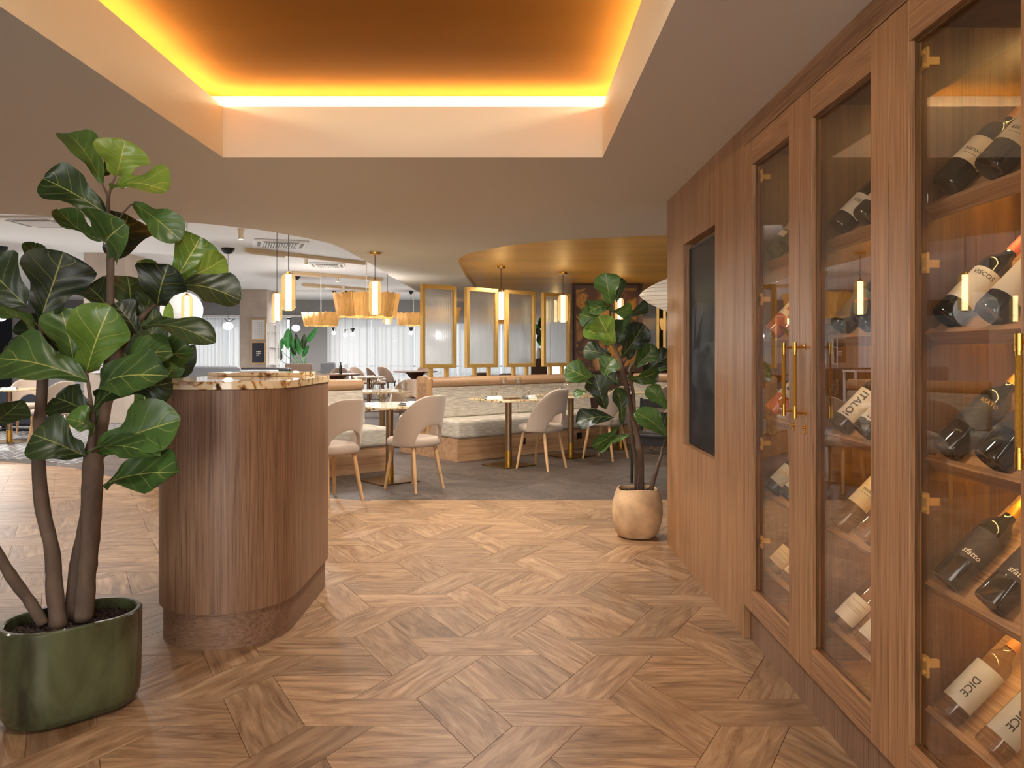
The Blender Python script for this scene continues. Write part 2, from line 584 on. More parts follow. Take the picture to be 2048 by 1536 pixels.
# patterned tile floor of the far left zone
m_, nt_, b_ = mat_new('grey_white_tiles')
tc_ = nd(nt_, 'ShaderNodeTexCoord')
mp_ = nd(nt_, 'ShaderNodeMapping', Rotation=(0, 0, R(30)))
nt_.links.new(tc_.outputs['Object'], mp_.inputs[0])
br_ = nd(nt_, 'ShaderNodeTexBrick', Scale=3.2)
br_.inputs['Color1'].default_value = srgb(206, 198, 186)
br_.inputs['Color2'].default_value = srgb(196, 188, 178)
br_.inputs['Mortar'].default_value = srgb(84, 84, 88)
br_.inputs['Mortar Size'].default_value = .09
br_.inputs['Mortar Smooth'].default_value = 0
nt_.links.new(mp_.outputs[0], br_.inputs['Vector'])
nt_.links.new(br_.outputs[0], b_.inputs['Base Color'])
b_.inputs['Roughness'].default_value = .4
MB().prism([(-5.6, 9.05), (-4.95, 8.62), (-5.2, 25.9), (-17.3, 25.9), (-17.3, 9.32), (-6.4, 9.12)], -.0025, .0006).obj('floor', m_, kind='structure')

# ---------------------------------------------------------------- ceilings
def sp(x, y, h=1.0):
    return ((x - 1025) * h / (707 - y), 1536 * h / (707 - y))

white_curve = [(-14.2, 5.0), (-8, 5.2)] + [sp(*p) for p in ((0, 427), (100, 431.5), (188, 436), (300, 440), (400, 446.6), (460, 452.5), (517, 459.3), (556, 465.7), (595, 472.6), (630, 479.5), (661.7, 486.8),
               (680, 494), (696.9, 502.3), (732, 521.8), (771, 545), (800, 562.6), (842, 585.7))] + [(-1.545, 15.8), (-1.70, 18.7), (-1.9, 22), (-2.0, 26.1)]
gold_curve = [(-.62, 26.1), (-.6, 21), (-.57, 17.65), (-.56, 14.35)] + [sp(*p) for p in ((949.5, 575.7), (931, 551), (924, 538), (920, 531), (917.8, 526), (917.6, 522), (919.5, 517.5), (923.7, 513.7), (929, 510.6),
              (936, 507.6), (946, 505), (957, 503), (982, 498), (1004, 493.5), (1028, 489), (1064, 485.3), (1100, 482), (1150, 478.6), (1210, 475.4), (1270, 472.6), (1336, 470))]
RX0, RX1, RY0, RY1 = -1.475, .462, -1.6, 3.92
outer = [(4.4, -4.0), (-17.5, -4.0), (-17.5, 4.95)] + white_curve + gold_curve + [(2.6, 6.43), (4.4, 6.4)]
hole = [(RX0, RY0), (RX0, RY1), (RX1, RY1), (RX1, RY0)]
tri = tessellate_polygon([[Vector((x, y, 0)) for x, y in outer], [Vector((x, y, 0)) for x, y in hole]])
allp = outer + hole
sb = MB()
sb.add([(x, y, 2.25) for x, y in allp], [tuple(t) for t in tri])
no = len(outer)
sb.add([(x, y, 2.25) for x, y in white_curve] + [(x, y, 3.06) for x, y in white_curve], [(i, i + 1, i + 1 + len(white_curve), i + len(white_curve)) for i in range(len(white_curve) - 1)])
gc = gold_curve + [(2.6, 6.43), (4.4, 6.4)]
soffit = sb.obj('ceiling', M_soffit, kind='structure')
MB().add([(x, y, 2.25) for x, y in gc] + [(x, y, 2.31) for x, y in gc], [(i, i + 1, i + 1 + len(gc), i + len(gc)) for i in range(len(gc) - 1)]).obj('trim_1', M_cream, kind='structure')
MB().box(-17.5, -.9, 4.7, 26.3, 3.06, 3.16).obj('ceiling', M_white, kind='structure')
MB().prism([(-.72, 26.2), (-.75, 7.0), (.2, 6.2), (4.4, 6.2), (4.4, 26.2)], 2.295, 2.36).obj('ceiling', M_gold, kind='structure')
# the lit recess over the entrance: cream sides, a hidden LED line, gold panel above
t_ = .05
LIP = 2.51
for nm, b in (('trim_2', (RX0 - t_, RX1 + t_, RY1, RY1 + t_, 2.2502, LIP)), ('trim_3', (RX0 - t_, RX0, RY0, RY1, 2.2502, LIP)), ('trim_4', (RX1, RX1 + t_, RY0, RY1, 2.2502, LIP)), ('trim_5', (RX0 - t_, RX1 + t_, RY0 - t_, RY0, 2.2502, LIP))):
    MB().box(*b).obj(nm, M_cream, kind='structure')
CO = .17
cv = MB()
cv.box(RX0 - CO - .02, RX1 + CO + .02, RY1 + CO, RY1 + CO + .02, LIP - .03, 2.62)
cv.box(RX0 - CO - .02, RX0 - CO, RY0 - CO, RY1 + CO, LIP - .03, 2.62)
cv.box(RX1 + CO, RX1 + CO + .02, RY0 - CO, RY1 + CO, LIP - .03, 2.62)
cv.box(RX0 - CO - .02, RX1 + CO + .02, RY0 - CO - .02, RY0 - CO, LIP - .03, 2.62)
for b in ((RX0 - CO, RX1 + CO, RY1 + t_, RY1 + CO), (RX0 - CO, RX0 - t_, RY0 - CO, RY1 + t_), (RX1 + t_, RX1 + CO, RY0 - CO, RY1 + t_)):
    cv.box(b[0], b[1], b[2], b[3], LIP - .05, LIP - .03)
cv.obj('trim_6', M_cream, kind='structure')
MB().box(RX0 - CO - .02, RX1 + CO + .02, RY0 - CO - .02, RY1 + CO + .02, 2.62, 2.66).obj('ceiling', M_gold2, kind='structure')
led = thing('cove_light', 'warm LED line hidden behind the lip of the gold ceiling recess', 'light', (0, 0, LIP + .018))
for b in ((RX0 - .10, RX1 + .10, RY1 + .085, RY1 + .10), (RX0 - .10, RX0 - .085, RY0, RY1 + .08), (RX1 + .085, RX1 + .10, RY0, RY1 + .08)):
    MB().box(b[0], b[1], b[2], b[3], -.004, .008).obj('led_strip', M_cove, led)

# ---------------------------------------------------------------- walls
MB().box(-17.6, -17.5, -4, 26.2, 0, 3.1).obj('wall_left', M_plaster, kind='structure')
MB().box(4.4, 4.5, 5.0, 26.2, 0, 2.4).obj('wall_right', M_darkbrown, kind='structure')
BW = 26.0
wb = MB()
wb.box(-17.5, -.9, BW, BW + .15, 2.49, 3.06)
wb.box(-7.5, -6.17, BW, BW + .15, 0, 2.49)
wb.box(-.9, 4.4, BW, BW + .15, 2.40, 2.5)
wb.obj('wall_back', M_wallgrey, kind='structure')
MB().box(-17.5, -11.0, BW, BW + .15, 0, 2.49).obj('wall_back', M_wallwhite, kind='structure')
MB().box(1.3, 4.4, BW - 8.0, BW - 7.9, 0, 2.295).obj('wall_back', M_darkbrown, kind='structure')
MB().box(-17.5, -16.75, BW - .3, BW - .25, 0, 2.49).obj('trim_7', M_navy, kind='structure')
MB().box(-17.5, 1.3, BW - .5, BW - .42, 2.46, 2.52).obj('trim_8', M_wallwhite, kind='structure')
M_pane = clear_glass('window_pane_glass', (.98, .99, 1, 1), 1.45)
for i, (xa, xb) in enumerate(((-11.0, -7.5), (-6.17, 1.3))):
    w = MB()
    n = max(2, round((xb - xa) / 1.2))
    for k in range(n + 1):
        x = xa + (xb - xa) * k / n
        w.box(x - .03, x + .03, BW + .03, BW + .09, 0, 2.45)
    w.box(xa, xb, BW + .03, BW + .09, 0, .06).box(xa, xb, BW + .03, BW + .09, 2.40, 2.46).box(xa, xb, BW + .03, BW + .09, .8, .84)
    wo = w.obj('window_%d' % (i + 1), M_black, kind='structure')
    for k in range(n):
        MB().box(xa + (xb - xa) * k / n + .03, xa + (xb - xa) * (k + 1) / n - .03, BW + .055, BW + .062, .06, 2.40).obj('pane', M_pane, wo)
# taupe columns
for i, (x0, x1, y0, y1) in enumerate(((-7.68, -6.94, 13.76, 14.55), (-7.70, -6.92, 21.7, 22.5))):
    MB().box(x0, x1, y0, y1, 0, 3.06).obj('column', M_plaster, kind='structure', bevel=.01)

# wine wall: panel with a recess for the display, fascia and plinth
WX = 1.02
OY0, OY1, OZ0, OZ1 = 3.86, 4.57, .712, 1.898
wr = MB()
wr.box(WX, WX + .06, 3.372, OY0, 0, 2.25).box(WX, WX + .06, OY1, 5.04, 0, 2.25)
wr.box(WX, WX + .06, OY0, OY1, 0, OZ0).box(WX, WX + .06, OY0, OY1, OZ1, 2.25)
wr.box(WX + .06, WX + .58, 5.0, 5.04, 0, 2.25).box(WX + .06, WX + .08, 3.5, 5.0, 0, 2.25)
wr.obj('wall_right', M_veneer, kind='structure')
MB().box(WX, WX + .05, -.2, 3.3715, 2.163, 2.25).obj('trim_9', M_veneer_y, kind='structure')
MB().box(WX + .026, WX + .06, -.2, 3.372, 0, .142).obj('baseboard_right', M_counter, kind='structure')
MB().box(WX + .5, WX + .58, -3.9, 5.0, 0, 2.25).obj('wall_right', M_inside, kind='structure')
ds = thing('wall_display', 'tall black display screen set into the walnut wall panel', 'screen', (WX + .035, (OY0 + OY1) / 2, (OZ0 + OZ1) / 2))
hw, hh = (OY1 - OY0) / 2 - .006, (OZ1 - OZ0) / 2 - .008
MB().box(0, .022, -hw + .012, hw - .012, -hh + .012 - .012, hh - .03).obj('screen_glass', M_screen, ds)
MB().box(-.002, .024, -hw, -hw + .012, -hh, hh - .018).box(-.002, .024, hw - .012, hw, -hh, hh - .018).box(-.002, .024, -hw + .012, hw - .012, -hh - .0, -hh + .012 - .012 + .0005).box(-.002, .024, -hw + .012, hw - .012, hh - .03, hh - .018).obj('bezel', M_black, ds)

# ---------------------------------------------------------------- wine cabinets
SH_Z = [1.645, 1.305, .965, .63, .289]
SL_X = 1.115
C45 = math.sqrt(.5)
DOOR_W = .645
CAB = [('far', 3.370, 2.727, 3.40, False), ('middle', 2.725, 2.082, 2.72, True), ('near', 2.080, 1.437, 2.075, False)]
CAB_WORD = {'far': 'wine cabinet beside the display panel', 'middle': 'wine cabinet in the middle of the row', 'near': 'wine cabinet nearest the camera'}
SHELF_WORD = ['top', 'second', 'third', 'fourth', 'lowest']

def handle_mesh():
    return MB().lathe([(.0075, -.132), (.0075, -.098), (.0062, -.0975), (.0062, .0975), (.0075, .098), (.0075, .132)], 14)

M_knurl = plain('knurled_brass', srgb(176, 130, 52), .35, metal=1.0, bump=.9, bscale=900)
for ci, (cw, dy1, yp0, yp1, right_hung) in enumerate(CAB):
    dy0 = dy1 - DOOR_W
    cab = thing('wine_cabinet', 'walnut ' + {'far': 'wine cabinet with glass door, joined to the panel with the black display', 'middle': 'wine cabinet with glass door between two others', 'near': 'wine cabinet with glass door cut by the photo edge'}[cw],
                'cabinet', (WX, (dy0 + dy1) / 2, 0), 0, 'wine cabinets')
    oy = (dy0 + dy1) / 2
    bx = lambda m, x0, x1, y0, y1, z0, z1: m.box(x0 - WX, x1 - WX, y0 - oy, y1 - oy, z0, z1)
    c = MB()
    bx(c, WX + .05, 1.50, yp1, yp1 + .005, .142, 2.168)
    bx(c, 1.50, 1.515, yp0, yp1 + .005, .142, 2.168)
    bx(c, WX + .05, 1.50, yp0, yp1, 2.13, 2.168)
    bx(c, WX + .05, 1.50, yp0, yp1, .142, .165)
    if cw == 'near':
        bx(c, WX + .05, 1.50, yp0 - .012, yp0, .142, 2.168)
    c.obj('carcass', M_inside, cab)
    for z in SH_Z:
        L = .36
        th = .045
        # board rising at 45 degrees, a small lip along its front edge
        pts = [(0, 0), (.016 * C45, -.016 * C45 * -1), (.016 * C45 + 0.010 * C45, 0.016 * C45 - .010 * C45)]
        prof = [(0, 0), (.012, .012), (.021, .003), (.021 + L * C45 - .02, .003 + L * C45 - .02), (th * C45 + L * C45 - .02, -th * C45 + L * C45 - .02), (th * C45, -th * C45)]
        sh = MB().prism_xz([(SL_X - WX + px, z + pz) for px, pz in prof], yp0 - oy, yp1 - oy).obj('shelf', M_shelf_lit, cab)
        MB().prism_xz([(SL_X - WX + .12 + px, z + .12 - .064 - .0015 + pz) for px, pz in ((0, 0), (.012, .012), (.016, .008), (.004, -.004))], yp0 - oy + .02, yp1 - oy - .02).obj('led_strip', M_amber, sh)
    m = MB()
    bx(m, 1.46, 1.47, yp0 + .03, yp1 - .03, 2.118, 2.128)
    m.obj('led_strip', M_amber, cab)
    # framed door: stiles, rails, pane, pull, lock, hinges
    d0, d1, z0, z1 = dy0 + .0016, dy1 - .0016, .147, 2.160
    st = .104
    fr = MB()
    bx(fr, WX, WX + .034, d0, d0 + st, z0, z1)
    bx(fr, WX, WX + .034, d1 - st, d1, z0, z1)
    door = fr.obj('door', M_veneer, cab, bevel=.0015)
    rl = MB()
    bx(rl, WX + .0005, WX + .034, d0 + st, d1 - st, 2.053, z1)
    rl.obj('rail', M_veneer_y, door, bevel=.0015)
    rl = MB()
    bx(rl, WX + .0005, WX + .034, d0 + st, d1 - st, z0, .243)
    rl.obj('rail', M_veneer_y, door, bevel=.0015)
    g = MB()
    bx(g, WX + .024, WX + .028, d0 + st - .004, d1 - st + .004, .240, 2.056)
    g.obj('glass_pane', M_glass, door)
    bd = MB()
    for (a, b_, e, f) in ((d0 + st, d0 + st + .007, .243, 2.053), (d1 - st - .007, d1 - st, .243, 2.053), (d0 + st + .007, d1 - st - .007, 2.046, 2.053), (d0 + st + .007, d1 - st - .007, .243, .250)):
        bx(bd, WX + .016, WX + .0238, a, b_, e, f)
    bd.obj('glazing_bead', M_black if False else M_inside, door)
    hy = (d1 - .05 if right_hung else d0 + .055) - oy
    hm = handle_mesh()
    hm.xf(Matrix.Translation((-.036, hy, 1.157)))
    hm.tube([(-.036, hy, 1.157 + .115), (.0, hy, 1.157 + .115)], .0042, 8).tube([(-.036, hy, 1.157 - .115), (0, hy, 1.157 - .115)], .0042, 8)
    hm.tube([(-.0035, hy, 1.272), (0, hy, 1.272)], .009, 12).tube([(-.0035, hy, 1.042), (0, hy, 1.042)], .009, 12)
    hm.obj('handle', M_brass, door, auto=True, label='brass bar pull with knurled grip')
    MB().lathe([(.0068, -.09), (.0068, .09)], 14, (-.036, hy, 1.157)).obj('handle_grip', M_knurl, door, auto=True)
    lk = MB().tube([(-.003, hy, .992), (0, hy, .992)], .010, 14).tube([(-.003, hy, .976), (0, hy, .976)], .007, 14).tube([(-.010, hy, .992), (-.003, hy, .992)], .0045, 10)
    lk.obj('lock', M_brass, door, auto=True)
    hgy = (d0 + st + .012 if right_hung else d1 - st - .02) - oy
    for hz in (2.0, 1.48, .87, .455):
        h = MB().box(.029, .036, hgy - .012, hgy + .012, hz - .026, hz + .026).box(.036, .075, hgy + (.012 if not right_hung else -.022), hgy + (.022 if not right_hung else -.012), hz - .010, hz + .010)
        h.tube([(.026, hgy, hz + .016), (.040, hgy, hz + .016)], .006, 8).tube([(.026, hgy, hz - .016), (.040, hgy, hz - .016)], .006, 8)
        h.obj('hinge', M_brass_lt, door)

# ---------------------------------------------------------------- wine bottles lying on the slanted shelves
BR = .0385
def bottle_prof(r=BR, L=.30, burgundy=False):
    if burgundy:
        return [(0, .006), (r * .6, .003), (r * .93, 0), (r, .006), (r, .12), (r * .97, .145), (r * .85, .17), (r * .62, .20), (r * .45, .225), (.0148, .25), (.0142, L)]
    return [(0, .006), (r * .6, .003), (r * .93, 0), (r, .006), (r, .178), (r * .97, .188), (r * .85, .200), (r * .6, .212), (r * .44, .222), (.0150, .234), (.0142, L)]

def text_mesh(body, size, mat, font_shear=0.0):
    cu = bpy.data.curves.new('lettering', 'FONT')
    cu.body = body
    cu.size = size
    cu.align_x = 'CENTER'
    cu.align_y = 'CENTER'
    cu.shear = font_shear
    cu.resolution_u = 2
    cu.offset = size * (.012 if size < .03 else .02)
    o = bpy.data.objects.new('lettering_source', cu)
    COL.objects.link(o)
    dg = bpy.context.evaluated_depsgraph_get()
    me = bpy.data.meshes.new_from_object(o.evaluated_get(dg))
    bpy.data.objects.remove(o)
    bpy.data.curves.remove(cu)
    bm = bmesh.new()
    bm.from_mesh(me)
    bmesh.ops.triangulate(bm, faces=bm.faces)
    bmesh.ops.subdivide_edges(bm, edges=[e for e in bm.edges if e.calc_length() > size * .35], cuts=2)
    bm.to_mesh(me)
    bm.free()
    me.name = 'lettering'
    me.materials.clear()
    me.materials.append(mat)
    return me

def bottle_glass(name, rgb, rough=.06, spec=.6):
    m, nt, b = mat_new(name)
    b.inputs['Base Color'].default_value = rgb
    b.inputs['Roughness'].default_value = rough
    b.inputs['Specular IOR Level'].default_value = spec
    return m
G_DARK = bottle_glass('dark_bottle_glass', (.010, .012, .008, 1))
G_GREEN = bottle_glass('green_bottle_glass', (.075, .085, .012, 1))
G_ROSE = bottle_glass('rose_wine_bottle', srgb(206, 112, 62))
G_CLEAR = clear_glass('clear_bottle_glass', (.80, .76, .70, 1), 1.5, 0, 1.6)
L_WHITE = plain('white_label_paper', srgb(226, 222, 214), .7)
L_CREAM = plain('cream_label_paper', srgb(226, 206, 168), .7, var=.06, vscale=60)
L_GREY = plain('grey_label_paper', srgb(190, 190, 186), .7)
L_DARK = plain('charcoal_label_paper', srgb(50, 46, 46), .6)
L_BLUE = plain('slate_label_paper', srgb(62, 70, 82), .6)
C_ORANGE = plain('orange_capsule', srgb(206, 96, 30), .4)
C_TAN = plain('tan_capsule', srgb(206, 142, 72), .4)
C_GOLD = plain('gold_capsule', srgb(214, 158, 30), .35, metal=.4)
C_BLACK = plain('black_capsule', srgb(22, 20, 20), .35)
C_WHITE = plain('white_capsule', srgb(224, 220, 210), .5)
T_BLACK = plain('black_print', (.012, .011, .011, 1), .6)
T_GOLD = plain('gold_print', srgb(216, 168, 74), .35, metal=.6)
T_WHITE = plain('white_print', srgb(236, 228, 214), .6)
T_RED = plain('red_print', srgb(206, 66, 34), .6)
T_GREY = plain('grey_print', srgb(146, 122, 104), .6)
ETA = R(58)      # where the label faces: towards the camera and up

def wrap(r, u, z, eta=ETA):
    a = eta_dir + u / r
    return (r * math.cos(a), r * math.sin(a), z)

# per cabinet and shelf: glass, capsule, label paper, label z0-z1, print (text, size, direction, z, material), short description
SPEC = {
    ('far', 0): (G_GREEN, C_BLACK, L_CREAM, .075, .165, ('band', T_GREY, .11), 'green wine bottle with cream label'),
    ('far', 1): (G_ROSE, C_TAN, L_WHITE, .085, .165, ('spot', T_RED, .12), 'amber rose wine bottle with white label'),
    ('far', 2): (G_ROSE, C_TAN, L_GREY, .085, .155, ('spot', T_BLACK, .12), 'rose wine bottle with small grey label'),
    ('far', 3): (G_DARK, C_BLACK, L_GREY, .035, .125, ('script', T_GOLD, .09), 'dark wine bottle with pale grey label'),
    ('far', 4): (G_CLEAR, C_WHITE, L_CREAM, .03, .115, ('lines', T_GREY, .07), 'clear glass bottle with cream label'),
    ('middle', 0): (G_DARK, C_BLACK, L_WHITE, .045, .13, ('text', T_BLACK, .10, 'AZER', .017), 'dark wine bottle with white label'),
    ('middle', 1): (G_DARK, C_BLACK, L_BLUE, .02, .15, ('spot', T_RED, .10), 'black bottle with slate label and red mark'),
    ('middle', 2): (G_DARK, C_TAN, L_WHITE, .035, .155, ('along', T_BLACK, .092, 'ITALO!', .034), 'wine bottle with white label reading ITALO!'),
    ('middle', 3): (G_CLEAR, C_BLACK, L_CREAM, .09, .20, ('script', T_BLACK, .15), 'dark clear bottle with long cream label'),
    ('middle', 4): (G_CLEAR, C_TAN, L_WHITE, .025, .12, ('lines', T_GREY, .10), 'clear bottle with cut cornered white label'),
    ('near', 0): (G_DARK, C_TAN, L_CREAM, .065, .145, ('script', T_BLACK, .10), 'dark wine bottle with cream script label'),
    ('near', 1): (G_DARK, C_ORANGE, L_WHITE, .05, .155, ('text', T_BLACK, .136, 'VISCOS', .0175), 'wine bottle with orange capsule and VISCOS label'),
    ('near', 2): (G_DARK, C_GOLD, L_DARK, .08, .165, ('text', T_GOLD, .155, 'RSATO', .015), 'black wine bottle with gold SATO lettering'),
    ('near', 3): (G_DARK, C_GOLD, L_DARK, .075, .165, ('text', T_WHITE, .092, 'sfatto', .021), 'black wine bottle with white handwritten fatto lettering'),
    ('near', 4): (G_CLEAR, C_TAN, L_GREY, .04, .165, ('along', T_BLACK, .095, 'DICE', .026), 'clear wine bottle with silver grey label'),
}
eta_dir = R(-126)
for cw, dy1, yp0, yp1, rh in CAB:
    for si, z in enumerate(SH_Z):
        glass, cap, paper, l0, l1, pr, desc = SPEC[(cw, si)]
        L = .30
        proto = None
        for bi, dy in enumerate((.105, .285)):
            yb = yp1 - dy
            # the bottle's base rests against the lip, its side on the sloping board
            bx_ = SL_X + .0235 - BR * C45 + .0
            bz_ = z + .0065 + BR * C45
            lab = f'{desc}, {"left" if bi == 0 else "right"} one on {SHELF_WORD[si]} shelf of {cw} cabinet'
            if bi == 0:
                bt = thing('wine_bottle', lab, 'bottle', (bx_, yb, bz_), 0, f'bottles of the {CAB_WORD[cw]}')
                bt.rotation_euler = (0, R(45), 0)
                proto = bt
                clear = glass in (G_CLEAR,)
                MB().lathe(bottle_prof(), 44).obj('glass_body', glass, bt, auto=True)
                MB().lathe([(.0153, .238), (.0156, .245), (.0152, L - .004), (.0145, L + .001), (0, L + .001)], 20, closed=False).obj('capsule', cap, bt, auto=True)
                lb = MB()
                n = 20
                span = R(74) if paper is not L_DARK else R(115)
                rr = BR + .0005
                rows = [l0, l0 + .004, l1 - .004, l1]
                vs, fs = [], []
                for zi, zz in enumerate(rows):
                    sp_ = span - (R(10) if (zi in (0, 3) and si == 4 and cw == 'middle') else 0)
                    for k in range(n + 1):
                        a = eta_dir + (-sp_ + 2 * sp_ * k / n)
                        vs.append((rr * math.cos(a), rr * math.sin(a), zz))
                for zi in range(3):
                    for k in range(n):
                        fs.append((zi * (n + 1) + k, zi * (n + 1) + k + 1, (zi + 1) * (n + 1) + k + 1, (zi + 1) * (n + 1) + k))
                lab_o = lb.add(vs, fs).obj('label', paper, bt, smooth=True)
                rt = BR + .0011
                kind_ = pr[0]
                if kind_ in ('text', 'along'):
                    me = text_mesh(pr[3], pr[4], pr[1], .25 if pr[3] == 'sfatto' else 0)
                    for v in me.vertices:
                        x, y = v.co.x, v.co.y
                        if kind_ == 'text':
                            u, zz = x, pr[2] + y
                        else:
                            u, zz = y - .006, pr[2] - x
                        a = eta_dir + u / rt
                        v.co = (rt * math.cos(a), rt * math.sin(a), zz)
                    place(me, 'lettering', lab_o)
                else:
                    pm = MB()
                    strips = {'band': [(-.04, .04, pr[2] - .006, pr[2] + .004), (-.02, .02, pr[2] + .02, pr[2] + .024)], 'spot': [(-.012, .012, pr[2] - .008, pr[2] + .008), (-.02, .02, pr[2] + .018, pr[2] + .022)],
                              'lines': [(-.03, .03, pr[2] + q, pr[2] + q + .0015) for q in (-.03, -.024, -.018, 0, .02)], 'script': [(-.02, .02, pr[2] - .014, pr[2] - .0128)]}[kind_]
                    for (ua, ub, za, zb) in strips:
                        vs = []
                        for k in range(9):
                            a = eta_dir + (ua + (ub - ua) * k / 8) / rt
                            vs += [(rt * math.cos(a), rt * math.sin(a), za), (rt * math.cos(a), rt * math.sin(a), zb)]
                        pm.add(vs, [(2 * k, 2 * k + 2, 2 * k + 3, 2 * k + 1) for k in range(8)])
                    if kind_ == 'script':
                        pts = []
                        for k in range(49):
                            q = k / 48
                            u = -.022 + .044 * q + .003 * math.sin(q * 40)
                            zz = pr[2] + .005 * math.sin(q * 37) * (1 - .5 * q)
                            a = eta_dir + u / rt
                            pts.append((rt * math.cos(a), rt * math.sin(a), zz))
                        pm.tube(pts, .0007, 4)
                    pm.obj('print', pr[1], lab_o)
            else:
                copy_tree(proto, (bx_, yb, bz_), 0, lab).rotation_euler = (0, R(45), 0)

# ---------------------------------------------------------------- host counter
M_stone, nt_, b_ = mat_new('veined_cream_stone')
tc_ = nd(nt_, 'ShaderNodeTexCoord')
n1_ = nd(nt_, 'ShaderNodeTexNoise', Scale=9.0, Detail=6.0, Distortion=2.2)
nt_.links.new(tc_.outputs['Object'], n1_.inputs['Vector'])
c1_ = nd(nt_, 'ShaderNodeValToRGB')
e_ = c1_.color_ramp.elements
e_[0].position, e_[0].color = .33, srgb(70, 46, 26)
e_[1].position, e_[1].color = .62, srgb(232, 214, 178)
k_ = e_.new(.40); k_.color = srgb(176, 124, 66)
k_ = e_.new(.46); k_.color = srgb(226, 204, 160)
nt_.links.new(n1_.outputs[0], c1_.inputs[0])
nt_.links.new(c1_.outputs[0], b_.inputs['Base Color'])
b_.inputs['Roughness'].default_value = .08

def stadium(cx, y0, y1, r, n=20):
    """plan outline: half circles at both ends"""
    pts = [(cx + r * math.cos(math.pi + math.pi * k / n), y0 + r * math.sin(math.pi + math.pi * k / n)) for k in range(n + 1)]
    return pts + [(cx + r * math.cos(math.pi * k / n), y1 + r * math.sin(math.pi * k / n)) for k in range(n + 1)]

ct = thing('host_counter', 'rounded walnut host counter with a veined cream stone top, beside the green pot', 'counter', (-1.285, 3.80, 0))
rel = lambda pts: [(x + 1.285, y - 3.80) for x, y in pts]
MB().prism(rel(stadium(-1.285, 3.515, 4.08, .285)), 0, .157).obj('kickboard', M_counter_h, ct, auto=True)
MB().prism(rel(stadium(-1.285, 3.515, 4.08, .302)), .155, 1.096).obj('body', M_counter, ct, auto=True)
MB().prism(rel(stadium(-1.285, 3.515, 4.08, .308)), 1.097, 1.132).obj('stone_top', M_stone, ct, auto=True, bevel=.003)
MB().prism(rel([(-1.58, 3.98), (-1.20, 3.98), (-1.10, 4.05), (-1.10, 4.30), (-1.2, 4.36), (-1.36, 4.36), (-1.5, 4.29), (-1.58, 4.2)]), 1.133, 1.150).obj('raised_ledge', M_stone, ct, bevel=.003)

# ---------------------------------------------------------------- fiddle-leaf figs
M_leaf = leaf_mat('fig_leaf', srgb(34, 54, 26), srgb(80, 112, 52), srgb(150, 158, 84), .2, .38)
M_leaf_b = leaf_mat('fig_leaf_backlit', srgb(78, 112, 40), srgb(134, 164, 70), srgb(190, 196, 110), .3)  # brighter leaf copy: light shining through is put into the colour
M_leaf_d = leaf_mat('fig_leaf_shaded', srgb(22, 34, 20), srgb(50, 66, 34), srgb(128, 134, 68), .12, .42)  # darker leaf copy: shade is put into the colour
M_leaf_f = leaf_mat('strelitzia_leaf', srgb(26, 84, 40), srgb(70, 160, 72), srgb(120, 190, 110), .3)
FIDDLE = [(0, .05), (.05, .17), (.12, .33), (.2, .43), (.28, .47), (.36, .50), (.45, .60), (.55, .78), (.65, .93), (.75, 1.0), (.84, .95), (.91, .78), (.96, .52), (1.0, .12)]
PADDLE = [(0, .04), (.06, .35), (.15, .68), (.28, .92), (.42, 1.0), (.56, .97), (.7, .84), (.82, .62), (.92, .34), (1.0, .04)]

def leaf(name, mat, parent, base, tip, width, roll=0, bow=.10, cup=.25, wave=.075, prof=FIDDLE, seed=0, stalk=None, nrm=None):
    """a leaf from base to tip; its face looks at the room's entrance unless rolled about its own midrib"""
    rr = random.Random(seed)
    ax = tip - base
    L = ax.length
    t = ax.normalized()
    look = nrm or (Vector((0, 0, 1.25)) - (base + tip) / 2).normalized()
    n = (look - t * look.dot(t)).normalized()
    n = Matrix.Rotation(R(roll), 3, t) @ n
    s = t.cross(n)
    cols = [-1, -.66, -.33, -.06, .06, .33, .66, 1]
    m = MB()
    vs, uv = [], []
    ph = [rr.uniform(0, 6.28) for _ in range(4)]
    for i, (q, w) in enumerate(prof):
        c = base + ax * q + n * (bow * L * math.sin(math.pi * q) - .0 * q)
        for a in cols:
            hw = w * width / 2
            lift = cup * abs(a) ** 1.4 * hw
            wv = wave * width * abs(a) ** 2 * math.sin(q * 11 + ph[0 if a < 0 else 1]) + .03 * width * math.sin(q * 7 + ph[2]) * abs(a)
            vs.append(c + s * (a * hw * (1 + .05 * math.sin(q * 17 + ph[3] + a))) + n * (lift + wv))
            uv.append((.5 + a / 2, q))
    nc = len(cols)
    fs = [(i * nc + k, i * nc + k + 1, (i + 1) * nc + k + 1, (i + 1) * nc + k) for i in range(len(prof) - 1) for k in range(nc - 1)]
    m.add(vs, fs)
    if stalk is not None:
        k0 = len(m.v)
        mid = (stalk + base) / 2 + Vector((0, 0, -.01))
        m.tube([stalk, mid, base, base + ax * .12 + n * (bow * L * math.sin(math.pi * .12) - .002)], [.0035, .003, .003, .0018], 5)
        uv += [(.5, .5)] * (len(m.v) - k0)
    m.uv = uv
    o = m.obj(name, mat, None, smooth=True)
    if parent:
        o.parent = parent
        o.matrix_parent_inverse = Matrix.Translation(-parent.location)
    return o

def child(o, parent):
    o.parent = parent
    o.matrix_parent_inverse = Matrix.Translation(-parent.location)
    return o

